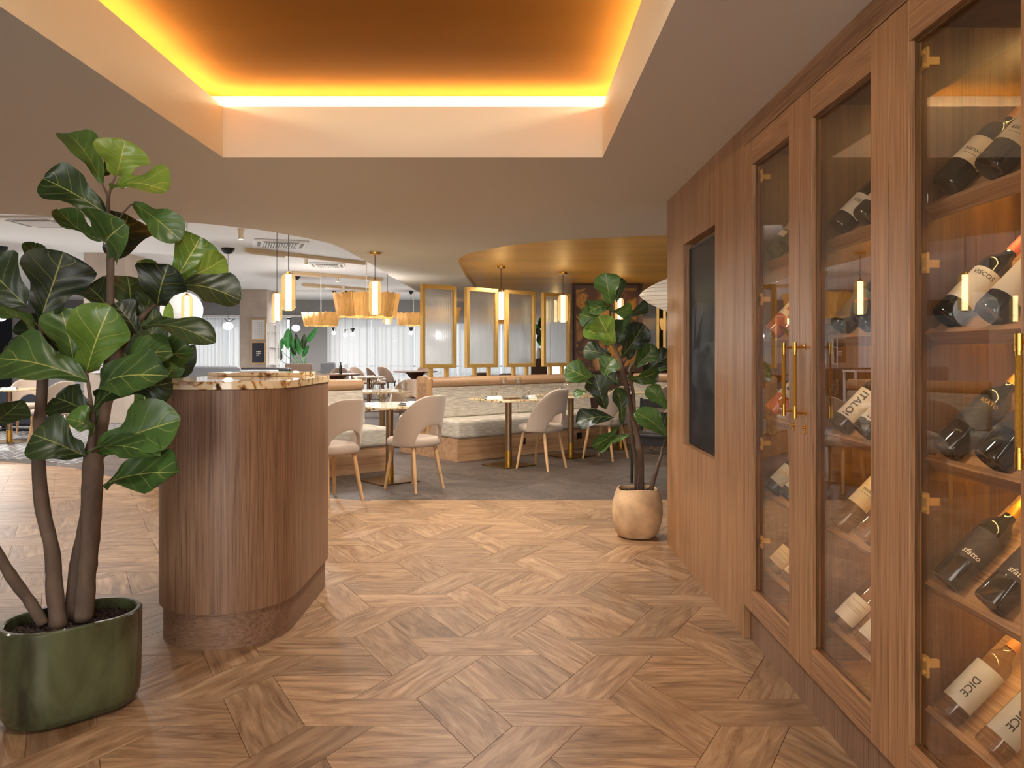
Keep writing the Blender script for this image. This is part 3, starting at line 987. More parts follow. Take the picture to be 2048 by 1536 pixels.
def smooth_path(pts, rads, sub=4):
    out, ro = [], []
    n = len(pts)
    for i in range(n - 1):
        p0, p1, p2, p3 = pts[max(i - 1, 0)], pts[i], pts[i + 1], pts[min(i + 2, n - 1)]
        for k in range(sub):
            t = k / sub
            out.append(.5 * ((2 * p1) + (p2 - p0) * t + (2 * p0 - 5 * p1 + 4 * p2 - p3) * t * t + (3 * p1 - p0 - 3 * p2 + p3) * t ** 3))
            ro.append(rads[i] + (rads[i + 1] - rads[i]) * t)
    return out + [pts[-1]], ro + [rads[-1]]

def stem(parent, pix, Y, widths, yoff=None, knots=True, seed=1):
    rr = random.Random(seed)
    pts = [Pw(x, y, Y + (yoff[i] if yoff else 0)) for i, (x, y) in enumerate(pix)]
    rad = [w * Y / 1536 / 2 for w in widths]
    p, r = smooth_path(pts, rad, 5)
    r = [a * (1 + rr.uniform(-.06, .10)) for a in r]
    return child(MB().tube(p, r, 10).obj('stem', M_bark, None, smooth=True), parent)

def pebbles(parent, cx, cy, z, inside, count, r=.008, seed=3):
    rr = random.Random(seed)
    m = MB()
    n = 0
    while n < count:
        x, y = cx + rr.uniform(-.3, .3), cy + rr.uniform(-.3, .3)
        if not inside(x, y):
            continue
        n += 1
        q = r * rr.uniform(.7, 1.25)
        vs = [Vector((1, 0, 0)), Vector((-1, 0, 0)), Vector((0, 1, 0)), Vector((0, -1, 0)), Vector((0, 0, .8)), Vector((0, 0, -.8))]
        rot = Matrix.Rotation(rr.uniform(0, 3), 3, 'Z') @ Matrix.Rotation(rr.uniform(0, 3), 3, 'X')
        m.add([rot @ v * q + Vector((x, y, z + rr.uniform(-.004, .006))) for v in vs], [(0, 2, 4), (2, 1, 4), (1, 3, 4), (3, 0, 4), (2, 0, 5), (1, 2, 5), (3, 1, 5), (0, 3, 5)])
    return child(m.obj('pebbles', M_soil, None, smooth=True, kind='stuff'), parent)

# green glazed oval pot
M_glaze, nt_, b_ = mat_new('green_glaze')
tc_ = nd(nt_, 'ShaderNodeTexCoord')
mp_ = nd(nt_, 'ShaderNodeMapping', Scale=(1, 1, .45))
nt_.links.new(tc_.outputs['Object'], mp_.inputs[0])
n1_ = nd(nt_, 'ShaderNodeTexNoise', Scale=7.0, Detail=5.0, Distortion=.6)
nt_.links.new(mp_.outputs[0], n1_.inputs['Vector'])
c1_ = nd(nt_, 'ShaderNodeValToRGB')
e_ = c1_.color_ramp.elements
e_[0].position, e_[0].color = .36, srgb(40, 40, 26)
e_[1].position, e_[1].color = .66, srgb(82, 88, 60)
k_ = e_.new(.5); k_.color = srgb(66, 70, 46)
nt_.links.new(n1_.outputs[0], c1_.inputs[0])
nt_.links.new(c1_.outputs[0], b_.inputs['Base Color'])
b_.inputs['Roughness'].default_value = .22
b_.inputs['Coat Weight'].default_value = .4

PC = Vector((-1.545, 2.70, 0))
PANG = R(43)
fig = thing('potted_fig_tree', 'tall fiddle-leaf fig in an oval glazed green pot in front of the counter', 'plant', PC, 0, 'fiddle-leaf figs')

def oval(a, b, n=40):
    """rounded oblong: straight flanks, round ends"""
    st = a - b
    pts = []
    for k in range(n):
        q = 2 * math.pi * k / n
        x, y = b * math.cos(q), b * math.sin(q)
        pts.append((x + (st if x > 1e-6 else -st if x < -1e-6 else 0), y))
    return pts

pv, pf = [], []
NR = 44
rings = [(.150, .085, .004), (.185, .120, .002), (.205, .138, .012), (.218, .150, .040), (.222, .153, .10), (.224, .155, .22), (.225, .156, .318), (.224, .155, .328), (.219, .150, .333), (.208, .139, .333), (.203, .134, .328), (.201, .132, .30), (.200, .131, .27)]
for a, b, z in rings:
    for x, y in oval(a, b, NR):
        pv.append((*rot2((x, y), PANG), z))
for i in range(len(rings) - 1):
    for k in range(NR):
        pf.append((i * NR + k, i * NR + (k + 1) % NR, (i + 1) * NR + (k + 1) % NR, (i + 1) * NR + k))
pf.append(tuple(range(NR - 1, -1, -1)))
pf.append(tuple((len(rings) - 1) * NR + k for k in range(NR)))
MB().add(pv, pf).obj('pot', M_glaze, fig, auto=True)
def in_oval(x, y):
    lx, ly = rot2((x - PC.x, y - PC.y), -PANG)
    lx = max(0, abs(lx) - .068)
    return math.hypot(lx, ly) < .127
pebbles(fig, PC.x, PC.y, .295, in_oval, 900, .0075)
soil = [rot2(p, PANG) for p in oval(.200, .131, NR)]
MB().prism(soil, .271, .292).obj('soil', M_soil, fig)

FY = 2.70
stem(fig, [(118, 1255), (110, 1180), (105, 1100), (85, 1010), (78, 900), (86, 760), (84, 680), (82, 640)], FY, [33, 31, 28, 26, 26, 20, 11, 8], [-.02, -.02, -.02, -.02, 0, .02, .02, .02], seed=2)
stem(fig, [(168, 1240), (174, 1160), (181, 1080), (186, 960), (190, 900), (210, 810), (222, 735), (221, 640), (222, 520), (219, 450), (217, 405), (222, 378), (233, 350)], FY, [36, 35, 34, 40, 34, 28, 26, 17, 14, 9, 7, 5, 3], seed=3)
stem(fig, [(219, 400), (213, 384), (206, 368)], FY, [5, 4, 3], seed=8)
stem(fig, [(143, 1240), (152, 1150), (168, 1060), (178, 990)], FY + .05, [29, 27, 24, 20], seed=4)
stem(fig, [(88, 1250), (62, 1205), (22, 1150), (-25, 1070), (-60, 1010)], FY - .04, [21, 22, 22, 20, 16], [0, 0, -.03, -.06, -.08], seed=5)
stem(fig, [(224, 735), (246, 690), (268, 655), (296, 622), (322, 600), (352, 560)], FY, [20, 15, 14, 9, 7, 4], seed=6)
stem(fig, [(184, 905), (187, 850), (182, 800), (176, 755), (172, 740)], FY - .06, [12, 9, 8, 6, 4], seed=7)
# leaves: material, base, tip (photo pixels), width (pixels), roll, depth of base and tip beside the trunk, bow, cup
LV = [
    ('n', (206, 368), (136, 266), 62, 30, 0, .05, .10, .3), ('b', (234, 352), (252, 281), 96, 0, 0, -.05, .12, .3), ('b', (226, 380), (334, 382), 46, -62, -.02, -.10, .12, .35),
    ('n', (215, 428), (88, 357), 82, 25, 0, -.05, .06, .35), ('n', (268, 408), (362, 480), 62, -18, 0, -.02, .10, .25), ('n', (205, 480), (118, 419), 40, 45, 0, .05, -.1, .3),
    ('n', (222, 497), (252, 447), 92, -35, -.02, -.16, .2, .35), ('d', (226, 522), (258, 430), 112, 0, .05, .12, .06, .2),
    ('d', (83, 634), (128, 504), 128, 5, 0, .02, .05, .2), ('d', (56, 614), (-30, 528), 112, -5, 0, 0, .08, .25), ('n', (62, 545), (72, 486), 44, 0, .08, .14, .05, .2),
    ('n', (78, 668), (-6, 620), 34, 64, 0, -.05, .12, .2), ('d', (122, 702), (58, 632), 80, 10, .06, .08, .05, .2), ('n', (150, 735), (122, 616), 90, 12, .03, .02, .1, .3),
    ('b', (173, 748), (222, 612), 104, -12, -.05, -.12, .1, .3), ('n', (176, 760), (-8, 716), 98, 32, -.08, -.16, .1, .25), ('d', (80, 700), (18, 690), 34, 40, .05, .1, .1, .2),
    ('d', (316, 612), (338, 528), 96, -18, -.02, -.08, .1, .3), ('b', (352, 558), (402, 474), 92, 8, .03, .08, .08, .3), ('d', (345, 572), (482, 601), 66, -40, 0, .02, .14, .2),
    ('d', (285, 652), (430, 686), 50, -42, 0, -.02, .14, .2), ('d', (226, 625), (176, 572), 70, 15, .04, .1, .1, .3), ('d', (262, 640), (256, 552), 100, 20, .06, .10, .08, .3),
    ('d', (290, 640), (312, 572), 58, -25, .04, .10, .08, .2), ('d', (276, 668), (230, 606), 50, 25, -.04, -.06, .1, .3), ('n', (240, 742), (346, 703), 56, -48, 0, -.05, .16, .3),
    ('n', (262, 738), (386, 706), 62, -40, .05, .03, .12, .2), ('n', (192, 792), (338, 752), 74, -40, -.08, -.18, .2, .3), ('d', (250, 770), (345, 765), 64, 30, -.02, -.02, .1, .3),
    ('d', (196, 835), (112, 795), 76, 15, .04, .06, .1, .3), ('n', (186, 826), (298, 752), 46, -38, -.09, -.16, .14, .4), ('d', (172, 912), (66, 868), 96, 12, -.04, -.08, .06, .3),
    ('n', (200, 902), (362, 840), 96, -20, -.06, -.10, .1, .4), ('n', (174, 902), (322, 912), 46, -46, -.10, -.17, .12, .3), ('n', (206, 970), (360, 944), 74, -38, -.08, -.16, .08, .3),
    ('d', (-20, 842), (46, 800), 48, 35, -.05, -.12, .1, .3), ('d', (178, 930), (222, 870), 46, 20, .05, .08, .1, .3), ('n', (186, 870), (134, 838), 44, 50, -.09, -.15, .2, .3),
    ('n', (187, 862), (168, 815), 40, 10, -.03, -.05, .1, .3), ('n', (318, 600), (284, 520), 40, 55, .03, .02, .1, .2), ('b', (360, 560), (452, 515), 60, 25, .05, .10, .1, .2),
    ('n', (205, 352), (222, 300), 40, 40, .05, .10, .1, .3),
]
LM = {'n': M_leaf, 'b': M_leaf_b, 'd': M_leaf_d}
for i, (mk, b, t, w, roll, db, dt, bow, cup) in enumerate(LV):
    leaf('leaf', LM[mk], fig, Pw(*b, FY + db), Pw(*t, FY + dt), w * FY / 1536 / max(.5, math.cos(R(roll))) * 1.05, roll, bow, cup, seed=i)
child(MB().tube([Pw(229, 455, FY), Pw(248, 425, FY - .01), Pw(262, 410, FY), Pw(270, 409, FY)], [.004, .0035, .003, .003], 6).obj('leaf_stalk', M_bark, None, smooth=True), fig)

# terracotta pot and the second fig
PC2 = Vector((.855, 5.26, 0))
fig2 = thing('potted_fig_tree', 'fiddle-leaf fig in a rough tan clay pot at the end of the walnut wall', 'plant', PC2, 0, 'fiddle-leaf figs')
M_clay = plain('tan_clay', srgb(198, 164, 124), .85, bump=1.0, bscale=38, var=.30, vscale=7)
rc = random.Random(9)
prof = [(.10, .002), (.128, .008), (.150, .04), (.168, .10), (.174, .16), (.168, .23), (.150, .29), (.136, .322), (.131, .330), (.122, .330), (.118, .318), (.118, .285)]
clay = MB().lathe(prof, 40)
clay.v = [(x * (1 + .025 * math.sin(3 * math.atan2(y, x) + 9 * z) + .02 * math.sin(2 * math.atan2(y, x) - 14 * z)), y * (1 + .02 * math.sin(4 * math.atan2(y, x) + 11 * z)), z + (.006 * math.sin(3 * math.atan2(y, x)) if z > .3 else 0)) for x, y, z in clay.v]
clay.obj('pot', M_clay, fig2, auto=True)
MB().lathe([(.117, .286), (.117, .300)], 28).obj('soil', M_soil, fig2)
pebbles(fig2, PC2.x, PC2.y, .302, lambda x, y: math.hypot(x - PC2.x, y - PC2.y) < .113, 260, .008, 4)
GY = 5.26
stem(fig2, [(1281, 992), (1283, 935), (1278, 885), (1266, 830), (1256, 785), (1247, 745), (1240, 715), (1226, 682), (1222, 640), (1220, 606)], GY, [15, 13, 12, 10, 10, 10, 8, 5, 4, 3], seed=12)
stem(fig2, [(1274, 990), (1273, 930), (1262, 850), (1256, 790), (1250, 752)], GY + .05, [9, 8, 8, 7, 5], seed=13)
stem(fig2, [(1300, 992), (1308, 960), (1322, 915), (1334, 872)], GY - .03, [10, 9, 6, 4], seed=14)
stem(fig2, [(1270, 840), (1268, 790), (1260, 745), (1264, 730)], GY - .02, [7, 6, 6, 4], seed=15)
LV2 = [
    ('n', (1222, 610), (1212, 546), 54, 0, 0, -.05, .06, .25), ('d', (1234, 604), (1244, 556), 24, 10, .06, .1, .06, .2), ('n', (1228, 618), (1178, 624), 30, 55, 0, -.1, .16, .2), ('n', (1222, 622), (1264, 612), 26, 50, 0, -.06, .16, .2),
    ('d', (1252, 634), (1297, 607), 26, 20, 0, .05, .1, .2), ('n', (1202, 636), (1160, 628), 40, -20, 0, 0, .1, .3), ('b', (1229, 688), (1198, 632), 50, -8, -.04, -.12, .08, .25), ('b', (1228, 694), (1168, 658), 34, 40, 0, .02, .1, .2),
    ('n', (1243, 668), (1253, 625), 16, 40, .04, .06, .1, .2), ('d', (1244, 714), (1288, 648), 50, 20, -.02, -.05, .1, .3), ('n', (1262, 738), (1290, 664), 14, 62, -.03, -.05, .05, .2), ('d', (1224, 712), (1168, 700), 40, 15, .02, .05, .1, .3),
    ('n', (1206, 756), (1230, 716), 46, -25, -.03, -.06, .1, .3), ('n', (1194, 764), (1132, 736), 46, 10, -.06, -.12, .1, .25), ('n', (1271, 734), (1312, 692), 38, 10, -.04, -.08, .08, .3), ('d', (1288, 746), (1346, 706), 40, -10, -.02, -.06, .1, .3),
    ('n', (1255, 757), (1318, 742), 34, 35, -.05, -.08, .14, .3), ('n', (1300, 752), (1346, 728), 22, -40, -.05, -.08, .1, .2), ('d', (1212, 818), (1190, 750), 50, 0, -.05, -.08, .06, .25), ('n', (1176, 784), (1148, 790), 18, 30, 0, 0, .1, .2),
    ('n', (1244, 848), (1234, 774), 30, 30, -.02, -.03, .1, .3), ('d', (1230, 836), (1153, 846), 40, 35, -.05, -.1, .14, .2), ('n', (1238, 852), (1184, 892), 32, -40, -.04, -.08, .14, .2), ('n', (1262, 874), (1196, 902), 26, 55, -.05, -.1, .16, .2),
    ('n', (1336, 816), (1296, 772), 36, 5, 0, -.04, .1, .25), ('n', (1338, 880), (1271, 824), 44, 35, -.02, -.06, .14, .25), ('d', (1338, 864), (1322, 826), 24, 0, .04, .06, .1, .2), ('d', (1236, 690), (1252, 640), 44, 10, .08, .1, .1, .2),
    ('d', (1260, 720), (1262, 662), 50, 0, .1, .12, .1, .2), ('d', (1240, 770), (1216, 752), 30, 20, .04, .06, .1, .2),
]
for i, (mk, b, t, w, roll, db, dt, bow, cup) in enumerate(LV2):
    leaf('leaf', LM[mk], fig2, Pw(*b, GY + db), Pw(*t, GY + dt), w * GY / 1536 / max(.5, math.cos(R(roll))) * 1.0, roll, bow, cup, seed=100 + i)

# big-leaved plant in a round brown pot behind the counter
PC3 = Vector((-3.30, 7.45, 0))
pl3 = thing('potted_strelitzia', 'broad-leaved plant in a round brown pot behind the counter', 'plant', PC3)
MB().lathe([(.10, .002), (.16, .02), (.21, .10), (.225, .2), (.20, .32), (.17, .37), (.155, .37), (.155, .34)], 32).obj('pot', plain('brown_glaze', srgb(112, 72, 46), .4), pl3, auto=True)
MB().lathe([(.154, .335), (.154, .345)], 24).obj('soil', M_soil, pl3)
SY = 7.45
for i, (b, t, w, mt) in enumerate((((280, 720), (262, 610), 60, 'd'), ((300, 735), (308, 610), 64, 'd'), ((336, 650), (337, 602), 20, 'b'), ((350, 712), (366, 640), 26, 'd'), ((345, 755), (390, 690), 50, 'd'), ((288, 830), (290, 768), 46, 'n'),
                                 ((256, 720), (236, 640), 40, 'd'), ((330, 760), (372, 700), 44, 'n'), ((272, 790), (240, 730), 44, 'd'))):
    bb = Pw(*b, SY)
    leaf('leaf', LM[mt], pl3, bb, Pw(*t, SY - .05), w * SY / 1536, (i % 3 - 1) * 14, .08, .25, prof=PADDLE, seed=200 + i)
    child(MB().tube([Vector((PC3.x + .02 * (i - 4), PC3.y + .01 * (i % 3 - 1), .34)), (Vector((PC3.x, PC3.y, .5)) + bb) / 2 + Vector((0, 0, .05)), bb], [.010, .008, .005], 6).obj('leaf_stalk', M_leaf, None, smooth=True), pl3)

# ---------------------------------------------------------------- dining chairs
def chair_proto(fabric, wood_m):
    t = thing('dining_chair', '-', 'chair')
    # wrap-around back: arched opening low at the back, top edge sweeping down to the seat at both sides
    nth, nz = 40, 8
    A = R(104)
    vs, fs = [], []
    for i in range(nth + 1):
        th = -A + 2 * A * i / nth
        q = abs(th)
        s = min(1, max(0, (q - R(14)) / (A - R(14))))
        zt = .866 - .42 * (s ** 1.9)
        zb = .415 if q > R(44) else .415 + .195 * math.sqrt(max(0, 1 - (q / R(44)) ** 2))
        zt = max(zt, zb + .03)
        for k in range(nz + 1):
            z = zb + (zt - zb) * k / nz
            r = .235 + .055 * max(0, (z - .42) / .44)
            vs.append((r * math.sin(th), -r * .98 * math.cos(th) - .02 * max(0, (z - .6)), z))
    for i in range(nth):
        for k in range(nz):
            a = i * (nz + 1) + k
            fs.append((a, a + nz + 1, a + nz + 2, a + 1))
    m = MB().add(vs, fs)
    b = m.obj('backrest', fabric, t, smooth=True)
    so = b.modifiers.new('thickness', 'SOLIDIFY')
    so.thickness = .034
    so.offset = -1
    so.use_even_offset = True
    bv = b.modifiers.new('edge', 'BEVEL')
    bv.width = .010
    bv.segments = 2
    bv.limit_method = 'ANGLE'
    bv.angle_limit = R(50)
    st = MB()
    n = 32
    rings = [(.155, .402), (.205, .404), (.222, .415), (.226, .44), (.220, .468), (.200, .484), (.150, .492), (.07, .495)]
    vs = []
    for r, z in rings:
        for k in range(n):
            a = 2 * math.pi * k / n
            c, s = math.cos(a), math.sin(a)
            e = (abs(c) ** 2.7 + abs(s) ** 2.7) ** (-1 / 2.7)
            vs.append((r * e * c, r * e * s * 1.0 + .02, z))
    fs = [(i * n + k, i * n + (k + 1) % n, (i + 1) * n + (k + 1) % n, (i + 1) * n + k) for i in range(len(rings) - 1) for k in range(n)]
    fs += [tuple(range(n - 1, -1, -1)), tuple((len(rings) - 1) * n + k for k in range(n))]
    st.add(vs, fs).obj('seat', fabric, t, smooth=True)
    for sx, sy in ((-1, -1), (1, -1), (-1, 1), (1, 1)):
        MB().tube([(sx * .135, sy * .135 + .015, .41), (sx * .155, sy * .17 + .015, .2), (sx * .176, sy * .205 + .01, 0)], [.019, .017, .0125], 12).obj('leg', wood_m, t, auto=True)
    return t

def facing(x, y):
    return math.atan2(-x, y)

chA = chair_proto(M_fabric, M_oak)
SPOTS = [
    (-1.535, 6.545, facing(-.75, .66), 'beige upholstered dining chair partly hidden by the counter'),
    (-.895, 7.09, facing(-.78, .63), 'beige upholstered dining chair in the open, turned away, beside the counter chair'),
    (.33, 8.37, facing(-.80, .60), 'beige upholstered dining chair between the second table and the clay-pot fig'),
    (1.12, 9.13, facing(-.79, .62), 'beige upholstered dining chair mostly hidden behind the fig leaves'),
    (1.86, 9.80, facing(-.7, .7), 'beige upholstered dining chair behind the black chair and the fig trunk'),
    (-6.33, 10.55, facing(-1, .25), 'beige upholstered dining chair seen between the tall fig stems, facing left'),
    (-7.45, 11.75, facing(.25, -1), 'beige upholstered dining chair behind the table at the far left'),
    (-1.55, 11.15, facing(-.3, -1), 'beige upholstered dining chair behind the table between the two benches'),
]
for i, (x, y, a, lab) in enumerate(SPOTS):
    if i == 0:
        chA.location = (x, y, 0); chA.rotation_euler.z = a; chA['label'] = lab; chA['group'] = 'beige dining chairs'
    else:
        copy_tree(chA, (x, y, 0), a, lab)
chB = chair_proto(M_fabric_dk, plain('walnut_leg', srgb(110, 76, 52), .5))
for i, (x, y, a, lab) in enumerate(((-4.22, 21.35, facing(.9, -.5), 'brown tub chair, first of those seen over the counter-side bench'), (-3.68, 20.9, facing(.9, .3), 'brown tub chair, second of those seen over the bench, by the curtain'),
                                  (-3.62, 22.3, facing(.6, .8), 'brown tub chair left of the dark table under the drum lamp'), (-2.62, 22.85, facing(0, -1), 'brown tub chair behind the dark table under the drum lamp'),
                                  (-4.5, 19.95, facing(.1, -1), 'brown tub chair in front of the long dark table by the plants'), (-.7, 15.6, facing(-.4, .9), 'brown tub chair showing between the legs of the first two brass screens'),
                                  (-.02, 15.0, facing(.3, .9), 'brown tub chair showing between the legs of the third brass screen'))):
    if i == 0:
        chB.location = (x, y, 0); chB.rotation_euler.z = a; chB['label'] = lab; chB['group'] = 'brown tub chairs'
    else:
        copy_tree(chB, (x, y, 0), a, lab)

bk = thing('slat_back_chair', 'black wooden slat-back chair behind the clay-pot fig', 'chair', (1.41, 7.56, 0), R(158))
for sx in (-1, 1):
    MB().tube([(sx * .18, .20, .44), (sx * .185, .215, 0)], [.019, .013], 10).obj('leg', M_black, bk, auto=True)
    MB().tube([(sx * .18, -.19, .80), (sx * .18, -.17, .45), (sx * .185, -.21, 0)], [.014, .019, .013], 10).obj('leg', M_black, bk, auto=True)
MB().prism([(-.21, -.19), (.21, -.19), (.22, .22), (-.22, .22)], .44, .475).obj('seat', M_black, bk, bevel=.008)
MB().box(-.2, .2, -.20, -.17, .36, .44).box(-.2, .2, .17, .2, .36, .44).obj('apron', M_black, bk)
for z0, z1 in ((.70, .79), (.58, .66)):
    MB().box(-.18, .18, -.200, -.178, z0, z1).obj('back_slat', M_black, bk, bevel=.005)

# ---------------------------------------------------------------- dining tables
def rrect(w, d, r, n=6):
    pts = []
    for cx, cy, a0 in ((w / 2 - r, d / 2 - r, 0), (-w / 2 + r, d / 2 - r, 90), (-w / 2 + r, -d / 2 + r, 180), (w / 2 - r, -d / 2 + r, 270)):
        for k in range(n + 1):
            a = R(a0 + 90 * k / n)
            pts.append((cx + r * math.cos(a), cy + r * math.sin(a)))
    return pts

tb = thing('dining_table', '-', 'table', (0, 0, 0), 0, 'square stone tables')
MB().prism(rrect(.66, .74, .09), .728, .750).obj('tabletop', M_stone, tb, auto=True, bevel=.003)
MB().lathe([(.037, .16), (.037, .728)], 24).obj('post', M_bronze, tb, auto=True)
MB().lathe([(.041, .012), (.041, .165)], 24).obj('post_sleeve', M_brass, tb, auto=True, label='bright brass sleeve at the foot of the post')
MB().prism(rrect(.44, .44, .02, 3), 0, .012).obj('base_plate', plain('antique_brass_plate', srgb(120, 92, 50), .3, metal=.9), tb, bevel=.002)
BA = R(40)
TABS = [(-1.2, 7.53, BA, 'stone table between the first two chairs, set with fluted glasses'), (-.04, 8.60, BA, 'stone table set with two wine glasses before the bench with screens'),
        (.717, 9.37, BA, 'stone table behind the third chair, next to the fig leaves'), (1.44, 10.15, R(10), 'stone table hidden behind the fig and the black chair'),
        (-7.1, 10.85, R(10), 'stone table at the far left edge, behind the tall fig'), (-1.75, 10.35, R(20), 'stone table in the gap between the two benches'), (-3.1, 16.6, R(15), 'stone table farther back in the gap, laid with napkins')]
for i, (x, y, a, lab) in enumerate(TABS):
    if i == 0:
        tb.location = (x, y, 0); tb.rotation_euler.z = a; tb['label'] = lab
    else:
        copy_tree(tb, (x, y, 0), a, lab)
M_dtable = plain('dark_tabletop', srgb(96, 64, 44), .25)
rt = thing('round_table', '-', 'table', (0, 0, 0), 0, 'dark round tables')
MB().lathe([(.58, .715), (.63, .722), (.63, .748), (.625, .752), (.0, .752)], 36, closed=False).obj('tabletop', M_dtable, rt, auto=True)
MB().lathe([(.30, 0), (.27, .03), (.12, .2), (.10, .5), (.30, .715)], 24).obj('pedestal', M_dtable, rt, auto=True)
for i, (x, y, lab) in enumerate(((-4.95, 22.0, 'dark round table farthest left, by the grey wall and plants'), (-4.35, 18.9, 'dark round table with a bottle on it, nearer than its neighbours'), (-2.75, 21.9, 'dark round table under the drum lamp, before the curtains'), (-.35, 17.6, 'dark round table glimpsed under the brass screens'))):
    if i == 0:
        rt.location = (x, y, 0); rt['label'] = lab
    else:
        copy_tree(rt, (x, y, 0), 0, lab)
bo = MB().lathe([(0, .0), (.036, 0), (.037, .01), (.037, .18), (.015, .23), (.014, .29), (0, .29)], 16, closed=False).obj('wine_bottle', G_DARK, auto=True)
bo.location = (-4.15, 18.6, .752)
tag(bo, 'dark bottle standing upright on the round table', 'bottle')

# glassware and linen
def glass_mesh(kind):
    if kind == 'wine':
        p = [(.0, .001), (.036, .001), (.037, .003), (.010, .008), (.0042, .02), (.004, .098), (.012, .105), (.034, .13), (.043, .165), (.040, .205), (.034, .235), (.0335, .235), (.0395, .205), (.0425, .165), (.033, .1305), (.01, .107), (0, .106)]
    elif kind == 'fluted':
        p = [(.0, .001), (.036, .001), (.037, .003), (.010, .008), (.006, .02), (.006, .078), (.014, .086), (.036, .11), (.040, .15), (.041, .20), (.038, .245), (.0375, .245), (.0405, .20), (.0395, .15), (.035, .1105), (.012, .088), (0, .087)]
    else:
        p = [(.0, .001), (.030, .001), (.0315, .004), (.035, .10), (.0344, .10), (.0305, .008), (0, .007)]
    m = MB().lathe(p, 24, closed=False)
    if kind == 'fluted':
        m.v = [(x * (1 + .05 * math.cos(12 * math.atan2(y, x)) * (z > .085)), y * (1 + .05 * math.cos(12 * math.atan2(y, x)) * (z > .085)), z) for x, y, z in m.v]
    return m.mesh({'wine': 'wine_glass', 'fluted': 'wine_glass', 'tumbler': 'tumbler'}[kind], M_ware, True)
GM = {k: glass_mesh(k) for k in ('wine', 'fluted', 'tumbler')}
def put_glass(kind, x, y, lab, z=.75):
    o = place(GM[kind], 'tumbler' if kind == 'tumbler' else 'wine_glass')
    o.location = (x, y, z)
    return tag(o, lab, 'glass', 'glasses on the stone tables')
def at_z(px, py, Z):
    Y = (1.25 - Z) * 1536 / (py - 707)
    return ((px - 1025) * Y / 1536, Y)
put_glass('wine', -.095, 8.55, 'wine glass on the left side of the second table')
put_glass('wine', .068, 8.62, 'wine glass on the right side of the second table')
put_glass('tumbler', -.20, 8.63, 'low tumbler left of the wine glasses on the second table')
put_glass('tumbler', .165, 8.68, 'low tumbler right of the wine glasses on the second table')
put_glass('fluted', -1.325, 7.50, 'fluted stem glass, left one on the table between the chairs')
put_glass('fluted', -1.075, 7.56, 'fluted stem glass, right one on the table between the chairs')
put_glass('tumbler', -1.28, 7.66, 'ribbed tumbler behind the left fluted glass')
put_glass('tumbler', -1.04, 7.72, 'ribbed tumbler behind the right fluted glass')
put_glass('wine', .66, 9.36, 'wine glass on the third table, left of the fig leaves')
put_glass('wine', .80, 9.42, 'wine glass on the third table, half behind a fig leaf')
put_glass('tumbler', .57, 9.40, 'low tumbler left of the wine glass on the third table')
put_glass('wine', 1.36, 10.2, 'wine glass seen through the fig beside its trunk')
put_glass('wine', 1.55, 10.1, 'wine glass right of the fig trunk on the hidden table')
put_glass('wine', -4.05, 18.75, 'wine glass beside the dark bottle on the round table', .752)
def napkin(x, y, rz, lab, z=.7505):
    m = MB()
    n = 10
    prof = [(0, 0), (.005, .006), (.004, .013), (.009, .020), (.02, .024)]
    for lay in range(3):
        w, d = .20 - .015 * lay, .10 - .012 * lay
        z0 = .008 * lay
        vs = []
        for i in range(n + 1):
            u = -w / 2 + w * i / n
            wz = .0025 * math.sin(i * 1.3 + lay) + .006 * (i / n) * (lay == 2)
            for k, v in enumerate((-d / 2, -d / 2 + .004, 0, d / 2 - .004, d / 2)):
                vs.append((u, v + .004 * math.sin(i * .9), z0 + (.002 if k in (0, 4) else .009) + wz))
        vs2 = [(a, b, z0) for a, b, c in vs]
        N = len(vs)
        fs = [(i * 5 + k, i * 5 + k + 1, (i + 1) * 5 + k + 1, (i + 1) * 5 + k) for i in range(n) for k in range(4)]
        bt = [tuple(N + q for q in f[::-1]) for f in fs]
        rim = [(k, k + 5, k + 5 + N, k + N) for k in range(0, N - 5, 5)] + [(k + 4, k + 9, k + 9 + N, k + 4 + N) for k in range(0, N - 5, 5)]
        m.add(vs + vs2, fs + bt + rim)
    o = m.obj('napkin', M_linen, smooth=True)
    o.location = (x, y, z)
    o.rotation_euler.z = rz
    return tag(o, lab, 'napkin', 'folded white napkins')
napkin(-.21, 8.44, R(25), 'folded white napkin left of the brown tray on the second table')
napkin(.19, 8.52, R(60), 'folded white napkin right of the brown tray on the second table')
napkin(-1.36, 7.36, R(20), 'folded white napkin in front of the left fluted glass')
napkin(-1.0, 7.44, R(60), 'folded white napkin in front of the right fluted glass')
napkin(.56, 9.22, R(30), 'folded white napkin on the third table, behind the third chair')
napkin(-3.05, 16.45, R(15), 'folded white napkin on the far stone table in the gap')
napkin(-1.72, 10.2, R(20), 'folded white napkin on the stone table between the benches')
napkin(-7.0, 10.7, R(15), 'folded white napkin on the table at the far left')
tr = MB().prism(rrect(.20, .12, .03), 0, .012).obj('tray', M_dtable, bevel=.003)
tr.location = (-.0, 8.45, .7505); tr.rotation_euler.z = R(40)
tag(tr, 'small brown tray between the napkins on the second table', 'tray')

# ---------------------------------------------------------------- benches
def prism_yz(m, poly, x0, x1):
    n = len(poly)
    return m.add([(x0, y, z) for y, z in poly] + [(x1, y, z) for y, z in poly], [tuple(range(n)), tuple(range(2 * n - 1, n - 1, -1))] + [(i, i + n, (i + 1) % n + n, (i + 1) % n) for i in range(n)])

